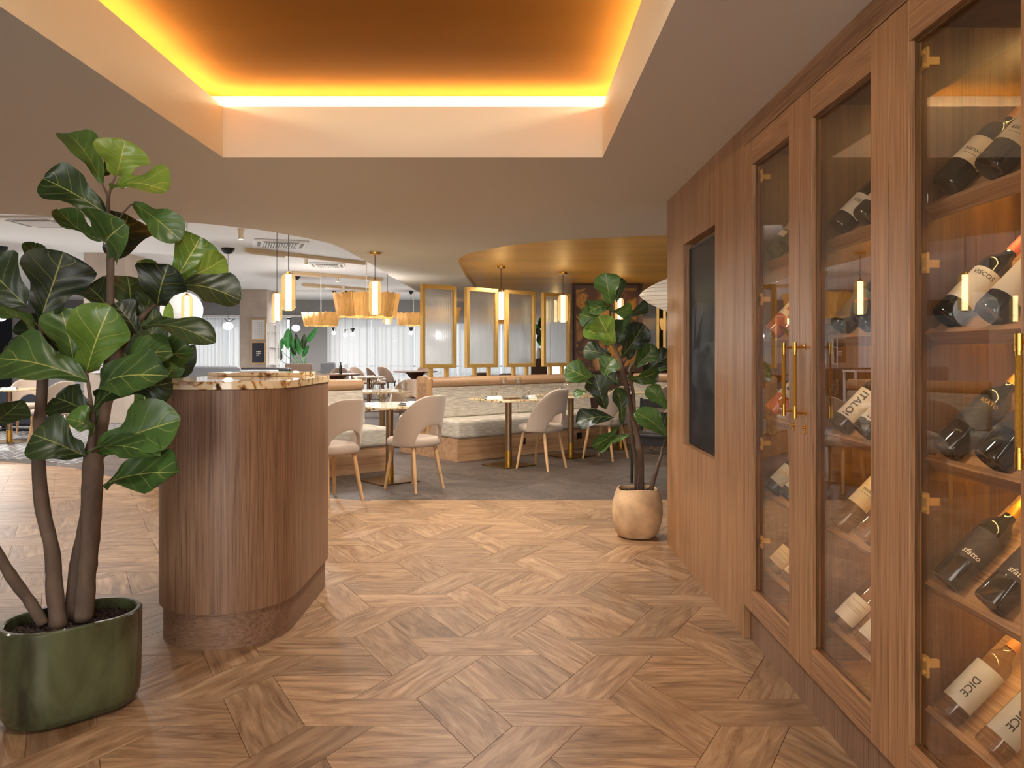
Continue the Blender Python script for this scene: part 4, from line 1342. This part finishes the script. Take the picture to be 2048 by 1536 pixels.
def bench(name, lab, loc, rz, L, ends=(True, True), seams=1.15, plates=(), two=True):
    b = thing(name, lab, 'bench', loc, rz, 'banquette benches')
    MB().box(.01, L - .01, .02, 1.28 if two else .76, 0, .262).obj('base', M_oak_x, b)
    n = max(1, round(L / seams))
    for k in range(n):
        x0, x1 = L * k / n, L * (k + 1) / n
        MB().box(x0 + .002, x1 - .002, 0, .56, .262, .468).obj('seat_cushion', M_bench, b, bevel=.035, segs=4)
        c = MB()
        prism_yz(c, [(.50, .47), (.555, .84), (.60, .84), (.60, .47)], x0 + .03 * (k == 0) + .002, x1 - .002)
        c.obj('back_cushion', M_bench, b, bevel=.02, segs=3)
        if not two:
            continue
        MB().box(x0 + .002, x1 - .002, .74, 1.30, .262, .468).obj('seat_cushion', M_bench, b, bevel=.035, segs=4)
        c = MB()
        prism_yz(c, [(.80, .47), (.745, .84), (.70, .84), (.70, .47)], x0 + .03, x1 - .002)
        c.obj('back_cushion', M_bench, b, bevel=.02, segs=3)
    roll = [(.65 + .115 * math.cos(2 * math.pi * k / 20), .895 + .068 * math.sin(2 * math.pi * k / 20)) for k in range(20)]
    m = MB()
    prism_yz(m, roll, .03, L)
    m.obj('bolster', M_tan, b, auto=True)
    MB().box(.02, L - .02, .602, .698, .262, .84).obj('back_board', M_oak_x, b)
    for e in range(2):
        if not ends[e]:
            continue
        x0, x1 = (-.012, .03) if e == 0 else (L, L + .03)
        pts = [(y + .715, z + .615) for y, z in rrect(.27, .71, .05)]
        m = MB()
        prism_yz(m, pts, x0, x1)
        p = m.obj('end_panel', M_oak, b, auto=True)
        m = MB()
        xs = x0 - .008 if e == 0 else x1
        prism_yz(m, [(y + .715, z + .60) for y, z in rrect(.17, .58, .04)], xs, xs + .008)
        m.obj('end_panel_inlay', M_oak_x, p, auto=True)
    for px, in plates:
        MB().box(px - .04, px + .04, .008, .021, .13, .21).obj('socket_plate', M_black, b)
    return b
dv, nv = Vector((math.cos(BA), math.sin(BA), 0)), Vector((-math.sin(BA), math.cos(BA), 0))
b2o = Vector((-.622, 8.82, 0))
bench('banquette_bench', 'pale oak bench in striped fabric with tan bolster, carrying the brass screens', b2o, BA, 2.72, (True, False), plates=((1.0,), (1.98,)))
b1o = Vector((-1.31, 8.20, 0)) - dv * 1.4
bench('banquette_bench', 'pale oak bench in striped fabric behind the counter and the first chair', b1o, BA, 1.4, (False, False), 1.4)
bench('banquette_bench', 'striped fabric bench in the dark corner behind the fig', (1.50, 10.62, 0), R(-24), 1.7, (False, False), two=False)

# ---------------------------------------------------------------- brass framed reeded-glass screens
m_, nt_, b_ = mat_new('reeded_glass')
nt_.nodes.remove(b_)
tr_ = nd(nt_, 'ShaderNodeBsdfTransparent', Color=(.93, .93, .92, 1))
rf_ = nd(nt_, 'ShaderNodeBsdfRefraction', Color=(.95, .95, .94, 1), Roughness=.32, IOR=1.06)
tl_ = nd(nt_, 'ShaderNodeBsdfTranslucent', Color=(.85, .83, .80, 1))
gl_ = nd(nt_, 'ShaderNodeBsdfGlossy', Color=(1, 1, 1, 1), Roughness=.18)
a_ = nd(nt_, 'ShaderNodeMixShader'); a_.inputs[0].default_value = .55
nt_.links.new(tr_.outputs[0], a_.inputs[1]); nt_.links.new(rf_.outputs[0], a_.inputs[2])
c_ = nd(nt_, 'ShaderNodeMixShader'); c_.inputs[0].default_value = .30
nt_.links.new(a_.outputs[0], c_.inputs[1]); nt_.links.new(tl_.outputs[0], c_.inputs[2])
d_ = nd(nt_, 'ShaderNodeMixShader'); d_.inputs[0].default_value = .07
nt_.links.new(c_.outputs[0], d_.inputs[1]); nt_.links.new(gl_.outputs[0], d_.inputs[2])
nt_.links.new(d_.outputs[0], nt_.nodes['Material Output'].inputs[0])
M_reed = m_
scr = thing('glass_screen', '-', 'screen', (0, 0, 0), BA, 'brass framed glass screens')
W2, Z0, Z1 = .255, .105, 1.125
for nm, bx_ in (('frame_stile', (-W2, -W2 + .045, -.028, .028, Z0, Z1)), ('frame_stile', (W2 - .045, W2, -.028, .028, Z0, Z1)), ('frame_rail', (-W2 + .045, W2 - .045, -.028, .028, Z0, Z0 + .05)), ('frame_rail', (-W2 + .045, W2 - .045, -.028, .028, Z1 - .05, Z1))):
    MB().box(*bx_).obj(nm, M_brass_lt, scr, bevel=.003)
nr = 28
gv = []
for i in range(nr * 4 + 1):
    x = -W2 + .045 + (2 * W2 - .09) * i / (nr * 4)
    gv.append((x, -.006 - .0035 * abs(math.sin(math.pi * i / 4))))
MB().prism(gv + [(W2 - .045, .003), (-W2 + .045, .003)], Z0 + .05, Z1 - .05).obj('reeded_glass', M_reed, scr)
for s in (-1, 1):
    MB().box(s * .115 - .022, s * .115 + .022, -.022, .022, -.001, Z0).obj('leg', M_brass_lt, scr, bevel=.003)
ordn = ['first', 'second', 'third', 'fourth']
for i, t in enumerate((.18, .847, 1.497, 2.157)):
    p = b2o + dv * t + nv * .65
    lab = f'brass framed reeded glass screen, {ordn[i]} along the bench from its oak end'
    if i == 0:
        scr.location = (p.x, p.y, .965); scr['label'] = lab
    else:
        copy_tree(scr, (p.x, p.y, .965), BA, lab)
for i, (x, y) in enumerate(((2.10, 12.3), (2.62, 12.0))):
    copy_tree(scr, (x, y, .965), R(-14), 'brass framed reeded glass screen right of the painting, ' + ('nearer to it' if i == 0 else 'cut by the walnut wall'))
MB().box(1.8, 4.3, 12.45, 12.9, 0, .9).obj('partition', M_darkbrown, kind='structure')
pt2 = MB().box(1.75, 2.95, 11.9, 12.4, 0, .944).obj('partition', M_darkbrown, kind='structure')

# painting on the partition behind the fig
MB().box(.90, 1.95, 11.47, 11.6, 0, 2.295).obj('partition', M_darkbrown, kind='structure')
m_, nt_, b_ = mat_new('abstract_painting')
tc_ = nd(nt_, 'ShaderNodeTexCoord')
n1_ = nd(nt_, 'ShaderNodeTexNoise', Scale=1.9, Detail=6.0, Distortion=.7)
nt_.links.new(tc_.outputs['Object'], n1_.inputs['Vector'])
c1_ = nd(nt_, 'ShaderNodeValToRGB')
c1_.color_ramp.interpolation = 'EASE'
e_ = c1_.color_ramp.elements
e_[0].position, e_[0].color = .30, srgb(36, 24, 20)
e_[1].position, e_[1].color = .72, srgb(206, 160, 124)
for p_, q_ in ((.42, (92, 58, 40)), (.50, (196, 140, 52)), (.56, (74, 46, 34)), (.63, (166, 120, 62))):
    k_ = e_.new(p_); k_.color = srgb(*q_)
nt_.links.new(n1_.outputs[0], c1_.inputs[0])
nt_.links.new(c1_.outputs[0], b_.inputs['Base Color'])
pt = thing('painting', 'large abstract painting in gold and brown behind the fig', 'painting', (1.405, 11.44, 1.62))
MB().box(-.45, .45, -.005, .02, -.62, .60).obj('canvas', m_, pt)
for nm, bx_ in (('frame_stile', (-.475, -.45, -.02, .024, -.645, .645)), ('frame_stile', (.45, .475, -.02, .024, -.645, .645)), ('frame_rail', (-.45, .45, -.02, .024, .60, .645)), ('frame_rail', (-.45, .45, -.02, .024, -.645, -.62))):
    MB().box(*bx_).obj(nm, plain('dark_frame', srgb(84, 56, 46), .5), pt)

# ---------------------------------------------------------------- lamps
M_amberglass = clear_glass('amber_lamp_glass', (1, .88, .62, 1), 1.4, .05, 1.0)
M_amberglass.node_tree.nodes['Transparent BSDF'].inputs[0].default_value = (1, .86, .58, 1)
nt_ = M_amberglass.node_tree
em_ = nd(nt_, 'ShaderNodeEmission', Color=(1, .66, .26, 1), Strength=1.1)
ad_ = nd(nt_, 'ShaderNodeMixShader'); ad_.inputs[0].default_value = .38
out_ = nt_.nodes['Material Output']
nt_.links.new(out_.inputs[0].links[0].from_socket, ad_.inputs[1])
nt_.links.new(em_.outputs[0], ad_.inputs[2])
nt_.links.new(ad_.outputs[0], out_.inputs[0])
M_rib = plain('lantern_rib', srgb(176, 150, 120), .7)
M_cord = plain('lamp_cord', srgb(40, 34, 30), .6)
def cyl_pendant(px, py0, py1, Y, zc, lab, canopy=True, brasscord=False):
    x = (px - 1025) * Y / 1536
    z1 = 1.25 - (py0 - 707) * Y / 1536
    z0 = 1.25 - (py1 - 707) * Y / 1536
    h = z1 - z0
    t = thing('cylinder_pendant', lab, 'lamp', (x, Y, zc), 0, 'ribbed glass cylinder pendants')
    T, B_ = z1 - zc, z0 - zc
    MB().lathe([(.052, -.022), (.055, -.018), (.055, 0)], 24).obj('canopy', M_brass, t, auto=True)
    MB().tube([(0, 0, -.02), (0, 0, T)], .0035 if not brasscord else .0045, 6).obj('cord', M_cord, t)
    sh = MB().lathe([(.022, B_), (.045, B_ + .006), (.058, B_ + .03), (.060, B_ + .05), (.060, T - .05), (.058, T - .03), (.045, T - .006), (.020, T)], 36, closed=False)
    sh.v = [(a * (1 + .03 * math.cos(18 * math.atan2(b, a))), b * (1 + .03 * math.cos(18 * math.atan2(b, a))), c) for a, b, c in sh.v]
    sh.obj('shade', M_amberglass, t, smooth=True)
    MB().lathe([(.025, B_ + .004), (.025, T - .01)], 18).obj('light_tube', M_tubelamp, t, smooth=False)
    MB().lathe([(.030, T - .010), (.034, T - .004), (.024, T + .004), (.006, T + .02)], 20).obj('cap', M_brass, t, auto=True)
    MB().lathe([(.024, B_ - .006), (.026, B_ + .002), (.022, B_ + .006)], 20).obj('bottom_cap', M_brass, t, auto=True)
    return t
cyl_pendant(578, 547, 622, 7.0, 3.06, 'glowing cylinder pendant, largest of the pair left of the drum lamps')
cyl_pendant(555, 586, 643, 9.3, 3.06, 'glowing cylinder pendant, smaller one of the pair left of the drum lamps')
cyl_pendant(751, 561, 630, 7.6, 2.25, 'glowing cylinder pendant hung from the taupe soffit by a brass canopy')
cyl_pendant(776, 599, 649, 10.5, 3.06, 'glowing cylinder pendant behind the one on the taupe soffit')
cyl_pendant(1003, 583, 640, 9.28, 2.295, 'glowing cylinder pendant under the gold ceiling, before the middle screens')
cyl_pendant(1127, 589, 645, 9.95, 2.295, 'glowing cylinder pendant under the gold ceiling, before the fourth screen')
cyl_pendant(1240, 596, 645, 10.9, 2.295, 'glowing cylinder pendant half hidden by the fig leaves before the painting')
cyl_pendant(375, 590, 644, 9.0, 3.06, 'glowing cylinder pendant behind the tall fig, before the white globe')
cyl_pendant(1112, 600, 645, 14.5, 2.295, 'glowing cylinder pendant seen dimly behind the brass screens')

def paper_lamp(loc, rx, rz, zc, mat, lab, ribs=11):
    t = thing('paper_lantern', lab, 'lamp', loc, 0)
    n = 60
    prof = []
    lens = (lambda a: max(0, 1 - abs(math.sin(a)) ** 1.45)) if ribs > 9 else (lambda a: max(0, math.cos(a)) ** .85)
    for k in range(n + 1):
        a = -math.pi / 2 + math.pi * k / n
        e = 1 + .012 * abs(math.sin(ribs * (a + math.pi / 2)))
        prof.append((max(.004, rx * lens(a) * e), rz * math.sin(a)))
    MB().lathe(prof, 40).obj('shade', mat, t, smooth=True)
    for k in range(1, ribs):
        a = -math.pi / 2 + math.pi * k / ribs
        r = rx * lens(a)
        MB().tube([((r + .0015) * math.cos(q * math.pi / 18), (r + .0015) * math.sin(q * math.pi / 18), rz * math.sin(a)) for q in range(37)], .0022, 4).obj('rib', M_rib if ribs > 9 else mat, t)
    MB().tube([(0, 0, rz - .005), (0, 0, zc - loc[2])], .004, 6).obj('cord', M_cord, t)
    return t
paper_lamp((1.50, 7.35, 1.81), .275, .165, 2.295, M_paper, 'cream ribbed paper lantern partly behind the walnut wall', 13)
paper_lamp((-5.16, 12.0, 1.93), .31, .28, 3.06, M_paperw, 'white paper globe lamp behind the tall fig', 8)

m_, nt_, b_ = mat_new('lit_wood_veneer')
tc_ = nd(nt_, 'ShaderNodeTexCoord')
oi_ = nd(nt_, 'ShaderNodeObjectInfo')
mp_ = nd(nt_, 'ShaderNodeMapping', Scale=(30, 30, 3))
nt_.links.new(tc_.outputs['Object'], mp_.inputs[0])
n1_ = nd(nt_, 'ShaderNodeTexNoise', Scale=1.2, Detail=3.0)
nt_.links.new(mp_.outputs[0], n1_.inputs['Vector'])
c1_ = nd(nt_, 'ShaderNodeValToRGB')
c1_.color_ramp.elements[0].color, c1_.color_ramp.elements[1].color = srgb(176, 112, 48), srgb(236, 186, 112)
nt_.links.new(n1_.outputs[0], c1_.inputs[0])
nt_.links.new(c1_.outputs[0], b_.inputs['Base Color'])
nt_.links.new(c1_.outputs[0], b_.inputs['Emission Color'])
r_ = nd(nt_, 'ShaderNodeMapRange')
r_.inputs['To Min'].default_value, r_.inputs['To Max'].default_value = .25, .75
nt_.links.new(oi_.outputs['Random'], r_.inputs['Value'])
nt_.links.new(r_.outputs[0], b_.inputs['Emission Strength'])
b_.inputs['Roughness'].default_value = .6
M_litwood = m_
NS = 18
strip = MB()
R1, R0, HH = .40, .345, .14
seg = 5
vs = []
for k in range(seg + 1):
    q = (k / seg - .5) * (2 * math.pi / NS) * 1.16
    off = .006 * math.cos(k / seg * math.pi * 2)
    for z, r in ((-HH, R0), (HH + .008 * math.sin(k * 2.1), R1)):
        for d in (0, -.003):
            vs.append(((r + off + d) * math.cos(q), (r + off + d) * math.sin(q), z))
fs = []
for k in range(seg):
    a, b = k * 4, k * 4 + 4
    fs += [(a, b, b + 2, a + 2), (a + 1, a + 3, b + 3, b + 1), (a + 2, b + 2, b + 3, a + 3), (a, a + 1, b + 1, b)]
fs += [(0, 2, 3, 1), (seg * 4, seg * 4 + 1, seg * 4 + 3, seg * 4 + 2)]
strip_me = strip.add(vs, fs).mesh('veneer_strip', M_litwood, True)
def drum(x, y, z, sc, zc, lab):
    t = thing('drum_pendant', lab, 'lamp', (x, y, z), 0, 'wood veneer drum pendants')
    rr = random.Random(int(x * 100))
    for k in range(NS):
        o = place(strip_me, 'veneer_strip', t, rot=(0, R(rr.uniform(-1, 1)), 2 * math.pi * k / NS + .1))
        o.scale = (sc, sc, sc * rr.uniform(.95, 1.05))
    MB().tube([(0, 0, .05), (0, 0, zc - z)], .004, 6).obj('cord', M_wallwhite, t)
    MB().lathe([(.02, -.06), (.06, -.04), (.075, .01), (.06, .06), (.02, .08)], 16).obj('bulb', M_bulb, t, smooth=True)
    if zc > 3:
        lamp('POINT', (x, y, z + .02), 60, (1, .95, .88), .09)
    for k in range(3):
        a = 2 * math.pi * k / 3
        MB().tube([(0, 0, .07), (.36 * sc * math.cos(a), .36 * sc * math.sin(a), .07)], .004, 5).obj('spoke', M_wallwhite, t)
    return t
drum(-1.89, 10.0, 1.872, 1.08, 3.06, 'wood veneer drum lamp, largest, behind the soffit pendant')
drum(-3.98, 16.0, 1.96, .97, 3.06, 'wood veneer drum lamp above the brown bench and green plant')
drum(-2.10, 16.4, 1.98, .95, 3.06, 'wood veneer drum lamp cut by the first brass screen')
drum(-1.32, 14.3, 1.97, .92, 2.25, 'wood veneer drum lamp seen blurred through the first screen')
drum(-.18, 14.6, 1.95, .95, 2.295, 'wood veneer drum lamp seen blurred between the second and third screens')
drum(2.42, 14.6, 1.81, .72, 2.295, 'wood veneer drum lamp just right of the painting')
drum(3.05, 14.4, 1.80, .72, 2.295, 'wood veneer drum lamp by the edge of the walnut wall')

def globe(px, pyg, Y, r, zc, lab, cone=False):
    x = (px - 1025) * Y / 1536
    z = 1.25 - (pyg - 707) * Y / 1536
    t = thing('globe_pendant', lab, 'lamp', (x, Y, zc), 0, 'small globe pendants')
    cr = .55 if cone else 1
    MB().lathe([(.02, -.10), (.06 * cr, -.09), (.10 * cr, -.05), (.115 * cr, 0)], 20).obj('canopy', M_black, t, smooth=True)
    MB().tube([(0, 0, -.09), (0, 0, z - zc + r)], .004, 6).obj('cord', M_black, t)
    MB().lathe([(max(.003, r * 1.15 * math.cos(a)), z - zc + r * .85 * math.sin(a)) for a in [R(-90 + 15 * k) for k in range(13)]], 20).obj('globe', M_bulb, t, smooth=True)
    lamp('POINT', (x, Y, z - r - .02), 28 if cone else 74, (1, .97, .93), .05)
    if cone:
        MB().lathe([(.075, z - zc + r + .11), (.07, z - zc + r + .10), (.02, z - zc + r * .8)], 16).obj('socket', M_black, t, auto=True)
    else:
        for k in range(3):
            a = 2 * math.pi * k / 3 + .4
            MB().tube([(0, 0, z - zc + r * .8), (.11 * math.cos(a), .11 * math.sin(a), z - zc + r + .05)], .006, 5).obj('socket_arm', M_black, t)
globe(457, 652, 13.2, .075, 3.06, 'white globe pendant on a long black cord before the left curtains')
globe(593, 656, 17.8, .085, 3.06, 'glowing globe pendant above the green plant by the grey wall')
for i, (px, py) in enumerate(((669, 666), (692, 670), (706, 668), (823, 666))):
    globe(px, py, 22.2, .055, 3.06, ['tiny globe pendant, first of three before the curtains', 'tiny globe pendant, middle of three before the curtains', 'tiny globe pendant, last of three before the curtains', 'tiny globe pendant alone, left of the first screen'][i], True)
globe(2, 634, 13.0, .08, 3.06, 'globe pendant at the far left edge before the navy panel')

# ceiling fittings
def cassette(x, y, s, rz, lab):
    t = thing('ceiling_cassette', lab, 'air conditioner', (x, y, 3.06), rz, 'air conditioning cassettes')
    h = s / 2
    MB().prism([(-h, -h), (h, -h), (h, h), (-h, h)], -.03, 0).obj('frame', M_white, t, bevel=.012)
    gr = MB().box(-h * .62, h * .62, -h * .62, h * .62, -.036, -.0302).obj('grille', M_wallgrey, t)
    for k in range(13):
        x0 = -h * .58 + h * 1.16 * k / 12
        MB().box(x0 - .009, x0 + .009, -h * .6, h * .6, -.046, -.0365).obj('slat', M_white, gr)
    for a in range(4):
        c = MB().box(-h * .66, h * .66, h * .74, h * .86, -.034, -.0305)
        c.xf(Matrix.Rotation(a * math.pi / 2, 4, 'Z'))
        c.obj('air_slot', M_wallgrey, t)
cassette(-6.42, 10.5, .80, 0, 'square air conditioning cassette nearest the camera, behind the fig top')
cassette(-3.80, 12.6, .84, R(20), 'square air conditioning cassette beyond the pair of cylinder pendants')
cassette(-3.75, 15.6, .70, R(10), 'square air conditioning cassette farther back, between two light beams')
M_beam = plain('beige_housing', srgb(218, 192, 154), .6)
def beam(p, q, w, h, lab):
    a = Vector(((p[0] - 1025) * 1.81 / (707 - p[1]), 1536 * 1.81 / (707 - p[1]), 3.06))
    b = Vector(((q[0] - 1025) * 1.81 / (707 - q[1]), 1536 * 1.81 / (707 - q[1]), 3.06))
    d = b - a
    t = thing('ceiling_beam_light', lab, 'light', a, math.atan2(d.y, d.x), 'linear ceiling lights')
    MB().box(0, d.length, -w, w, -h, 0).obj('housing', M_beam, t, bevel=.004)
    MB().box(.05, d.length * .3, -w * .6, w * .6, -h - .03, -h - .0005).obj('lamp_head', M_cream, t)
beam((490, 495), (730, 523), .04, .07, 'wood-toned linear ceiling light, nearest of three')
beam((586, 542), (766, 556), .04, .07, 'wood-toned linear ceiling light, middle of three')
beam((606, 566), (742, 577), .05, .07, 'wood-toned linear ceiling light, farthest of three')
for i, (px, py) in enumerate(((483, 458), (613, 513), (676, 550), (688, 571))):
    Y = 1536 * 1.81 / (707 - py)
    o = thing('spotlight', ['small ceiling spotlight at the soffit edge, left of the pendants', 'small ceiling spotlight beside the first linear light', 'small ceiling spotlight beside the second linear light', 'small ceiling spotlight beside the last linear light'][i], 'light', ((px - 1025) * Y / 1536, Y, 3.06), 0, 'small spotlights')
    MB().lathe([(.035, -.15), (.035, -.02), (.05, -.02), (.05, 0)], 16).obj('body', M_cream, o, auto=True)
    MB().lathe([(.028, -.153), (.028, -.1505)], 16).obj('lens', M_bulb, o)

# ---------------------------------------------------------------- curtains
m_, nt_, b_ = mat_new('sheer_curtain')
nt_.nodes.remove(b_)
df_ = nd(nt_, 'ShaderNodeBsdfDiffuse', Color=(.86, .85, .83, 1))
tl_ = nd(nt_, 'ShaderNodeBsdfTranslucent', Color=(.9, .9, .88, 1))
tr_ = nd(nt_, 'ShaderNodeBsdfTransparent', Color=(1, 1, 1, 1))
a_ = nd(nt_, 'ShaderNodeMixShader'); a_.inputs[0].default_value = .6
nt_.links.new(df_.outputs[0], a_.inputs[1]); nt_.links.new(tl_.outputs[0], a_.inputs[2])
c_ = nd(nt_, 'ShaderNodeMixShader'); c_.inputs[0].default_value = .12
nt_.links.new(a_.outputs[0], c_.inputs[1]); nt_.links.new(tr_.outputs[0], c_.inputs[2])
nt_.links.new(c_.outputs[0], nt_.nodes['Material Output'].inputs[0])
M_sheer = m_
def curtain(x0, x1, lab, seed):
    rr = random.Random(seed)
    n = int((x1 - x0) / .03)
    vs = []
    ph = rr.uniform(0, 6)
    for i in range(n + 1):
        u = i / n
        x = x0 + (x1 - x0) * u
        for k, z in enumerate((.01, 1.2, 2.46)):
            am = .055 - .012 * k
            vs.append((x + .012 * math.sin(u * 41 + ph), 25.62 + am * math.sin(2 * math.pi * (x - x0) / (.19 + .03 * math.sin(u * 5 + ph)) + ph) + .012 * math.sin(u * 63), z))
    fs = [(i * 3 + k, i * 3 + 3 + k, i * 3 + 4 + k, i * 3 + 1 + k) for i in range(n) for k in range(2)]
    o = MB().add(vs, fs).obj('sheer_curtain', M_sheer, smooth=True)
    tag(o, lab, 'curtain', 'sheer white curtains')
curtain(-10.95, -9.42, 'sheer white curtain left of the taupe column, farther from it', 1)
curtain(-9.40, -7.5, 'sheer white curtain directly left of the far taupe column', 2)
on = ['first', 'second', 'third', 'fourth', 'fifth']
for i in range(5):
    curtain(-6.15 + 1.45 * i, -6.15 + 1.45 * i + 1.43, f'sheer white pleated curtain, {on[i]} right of the grey wall', 10 + i)

# ---------------------------------------------------------------- pictures, shelves, seats and plants at the back
def picture(name, x0, x1, Y, z0, z1, frame_m, sheet_m, lab):
    cx, cz = (x0 + x1) / 2, (z0 + z1) / 2
    t = thing(name, lab, 'picture', (cx, Y, cz))
    w, h = (x1 - x0) / 2, (z1 - z0) / 2
    f = .022
    for nm, b in (('frame_side', (-w, -w + f, -.025, 0, -h, h)), ('frame_side', (w - f, w, -.025, 0, -h, h)), ('frame_rail', (-w + f, w - f, -.025, 0, -h, -h + f)), ('frame_rail', (-w + f, w - f, -.025, 0, h - f, h))):
        MB().box(*b).obj(nm, frame_m, t)
    s = MB().box(-w + f, w - f, -.012, -.002, -h + f, h - f).obj('sheet', sheet_m, t)
    return t, s
C2Y = 21.695
t, s = picture('framed_print', -7.36, -6.965, C2Y, 1.64, 2.22, M_oak, M_wallwhite, 'framed print of small dots in rows, upper one on the far column')
rr = random.Random(3)
dots = [plain('dot_print', srgb(*c), .7) for c in ((150, 110, 80), (110, 84, 66), (176, 150, 110), (60, 52, 48))]
for i in range(4):
    for j in range(8):
        w = rr.choice((.014, .018, .022, .026))
        MB().box(-.09 + i * .06 - w / 2, -.09 + i * .06 + w / 2, -.0135, -.0121, .19 - j * .054 - .010, .19 - j * .054 + .008).obj('dot', rr.choice(dots), s)
t, s = picture('framed_print', -7.36, -6.965, C2Y, .965, 1.575, M_oak, M_navy, 'framed dark print with a small white block of letters, below the dot print')
for j in range(3):
    for i in range(3 if j < 2 else 2):
        MB().box(-.055 + i * .042, -.022 + i * .042, -.0135, -.0121, .02 - j * .05, .05 - j * .05).obj('print_mark', T_WHITE, s)
t, s = picture('framed_print', -7.50, -7.17, 13.755, .90, 1.38, M_wallwhite, plain('lilac_sheet', srgb(206, 200, 206), .8), 'framed print of purple loops on the near column, behind the fig')
lilac = plain('purple_line', srgb(128, 112, 150), .7)
for i in range(3):
    for j in range(4):
        MB().tube([(-.085 + i * .085 + .045 * math.cos(q * math.pi / 10), -.0135, -.15 + j * .095 + .045 * math.sin(q * math.pi / 10)) for q in range(21)], .004, 4).obj('loop', lilac, s)
t, s = picture('framed_print', -16.62, -16.1, BW - .005, 1.55, 2.02, M_wallwhite, M_wallwhite, 'white framed print with a green wedge on the white wall')
MB().add([(-.23, -.0135, .17), (.2, -.0135, .06), (.22, -.0135, -.16), (-.23, -.0125, .171), (.2, -.0125, .061), (.22, -.0125, -.159)], [(0, 1, 2), (3, 5, 4), (0, 3, 4, 1), (1, 4, 5, 2), (2, 5, 3, 0)]).obj('green_wedge', plain('green_print', srgb(30, 146, 78), .7), s)

bc = thing('shelf_tower', 'narrow white shelf tower beside the far taupe column', 'shelf', (-6.28, 20.2, 0))
for sx in (-.13, .13):
    for sy in (-.12, .12):
        MB().box(sx - .012, sx + .012, sy - .012, sy + .012, 0, 2.05).obj('upright', M_wallwhite, bc)
for z in (.5, .95, 1.4, 1.8, 2.03):
    MB().box(-.13, .13, -.13, .13, z, z + .025).obj('shelf_board', M_wallwhite, bc)
MB().box(-.11, .11, .09, .10, .52, 2.0).obj('back_panel', M_linen, bc)

def seat_block(name, x0, x1, y0, y1, h, mat, lab, cat='sofa'):
    t = thing(name, lab, cat, ((x0 + x1) / 2, (y0 + y1) / 2, 0))
    w, d = (x1 - x0) / 2, (y1 - y0) / 2
    MB().box(-w, w, -d, -d + .16, .08, h).obj('back', mat, t, bevel=.05, segs=4)
    MB().box(-w + .06, w - .06, -d + .16, d, .08, .45).obj('seat', mat, t, bevel=.04, segs=3)
    for s in (-1, 1):
        for e in (-1, 1):
            MB().box(s * (w - .08) - .025, s * (w - .08) + .025, e * (d - .07) - .025, e * (d - .07) + .025, 0, .08).obj('foot', M_black, t)
    return t
seat_block('brown_sofa', -5.90, -5.18, 19.9, 20.6, .99, M_fabric_dk, 'brown sofa with rounded back in front of the green plant')
seat_block('grey_sofa', -5.1, -4.7, 20.4, 21.05, 1.02, M_greypanel, 'light grey sofa between the brown sofa and the curtains')
seat_block('grey_sofa', -6.4, -5.3, 14.9, 15.6, 1.0, M_greypanel, 'grey sofa before the left curtains, over the counter')
seat_block('black_sofa', -6.2, -5.0, 17.3, 17.9, .93, M_black, 'low black sofa behind the counter, below the framed prints')
seat_block('navy_bench', -8.6, -7.48, 12.3, 12.95, .70, M_navy, 'navy bench behind the beige chair at the far left', 'bench')
wt = thing('side_table', 'white side table beside the grey sofa before the curtains', 'table', (-5.5, 16.3, 0))
MB().box(-.45, .45, -.3, .3, .86, .90).obj('tabletop', M_wallwhite, wt)
for sx in (-1, 1):
    for sy in (-1, 1):
        MB().box(sx * .42 - .02, sx * .42 + .02, sy * .27 - .02, sy * .27 + .02, 0, .86).obj('leg', M_wallwhite, wt)

pl4 = thing('potted_strelitzia', 'bright green strelitzia behind the brown sofa by the grey wall', 'plant', (-5.62, 20.95, 0))
MB().lathe([(.16, .001), (.2, .02), (.24, .5), (.22, .5), (.21, .46)], 24).obj('pot', M_black, pl4, auto=True)
MB().lathe([(.208, .44), (.208, .462)], 24).obj('soil', M_soil, pl4)
for i, (b, t, w, mt) in enumerate((((577, 698), (578, 657), 18, 'f'), ((588, 714), (582, 662), 10, 'f'), ((598, 704), (592, 667), 13, 'd'), ((600, 709), (598, 675), 13, 'f'), ((607, 699), (610, 668), 12, 'd'),
                                 ((612, 686), (636, 655), 11, 'f'), ((606, 714), (619, 690), 10, 'f'), ((563, 722), (557, 690), 10, 'd'), ((592, 711), (582, 685), 10, 'd'), ((562, 700), (566, 676), 10, 'f'))):
    bb = Pw(*b, 20.9)
    leaf('leaf', M_leaf_f if mt == 'f' else M_leaf_d, pl4, bb, Pw(*t, 20.85), w * 20.9 / 1536, (i % 3 - 1) * 12, .06, .2, prof=PADDLE, seed=300 + i)
    child(MB().tube([Vector((-5.62 + .02 * (i - 4), 20.95, .45)), (Vector((-5.62, 20.95, .7)) + bb) / 2, bb], [.014, .011, .007], 5).obj('leaf_stalk', M_leaf_f, None, smooth=True), pl4)
pl5 = thing('trailing_plant', 'trailing green plant in a white vase seen between the third and fourth screens', 'plant', (.545, 15.5, 0))
MB().box(-.16, .16, -.15, .15, 0, 1.14).obj('stand', M_darkbrown, pl5)
MB().lathe([(.035, 1.14), (.06, 1.16), (.055, 1.28), (.03, 1.34), (.034, 1.36)], 16).obj('vase', M_wallwhite, pl5, auto=True)
for i in range(7):
    rr = random.Random(i)
    bb = Vector((.545 + rr.uniform(-.03, .03), 15.5, 1.40 + .07 * i))
    leaf('leaf', M_leaf_d if i % 2 else M_leaf_f, pl5, bb, bb + Vector((rr.uniform(-.06, .06), -.03, .17)), .11, rr.uniform(-30, 30), .06, .2, prof=PADDLE, seed=320 + i)
child(MB().tube([(.545, 15.5, 1.34), (.54, 15.5, 1.6), (.548, 15.5, 1.85)], [.006, .005, .004], 5).obj('stem', M_leaf_d, None), pl5)
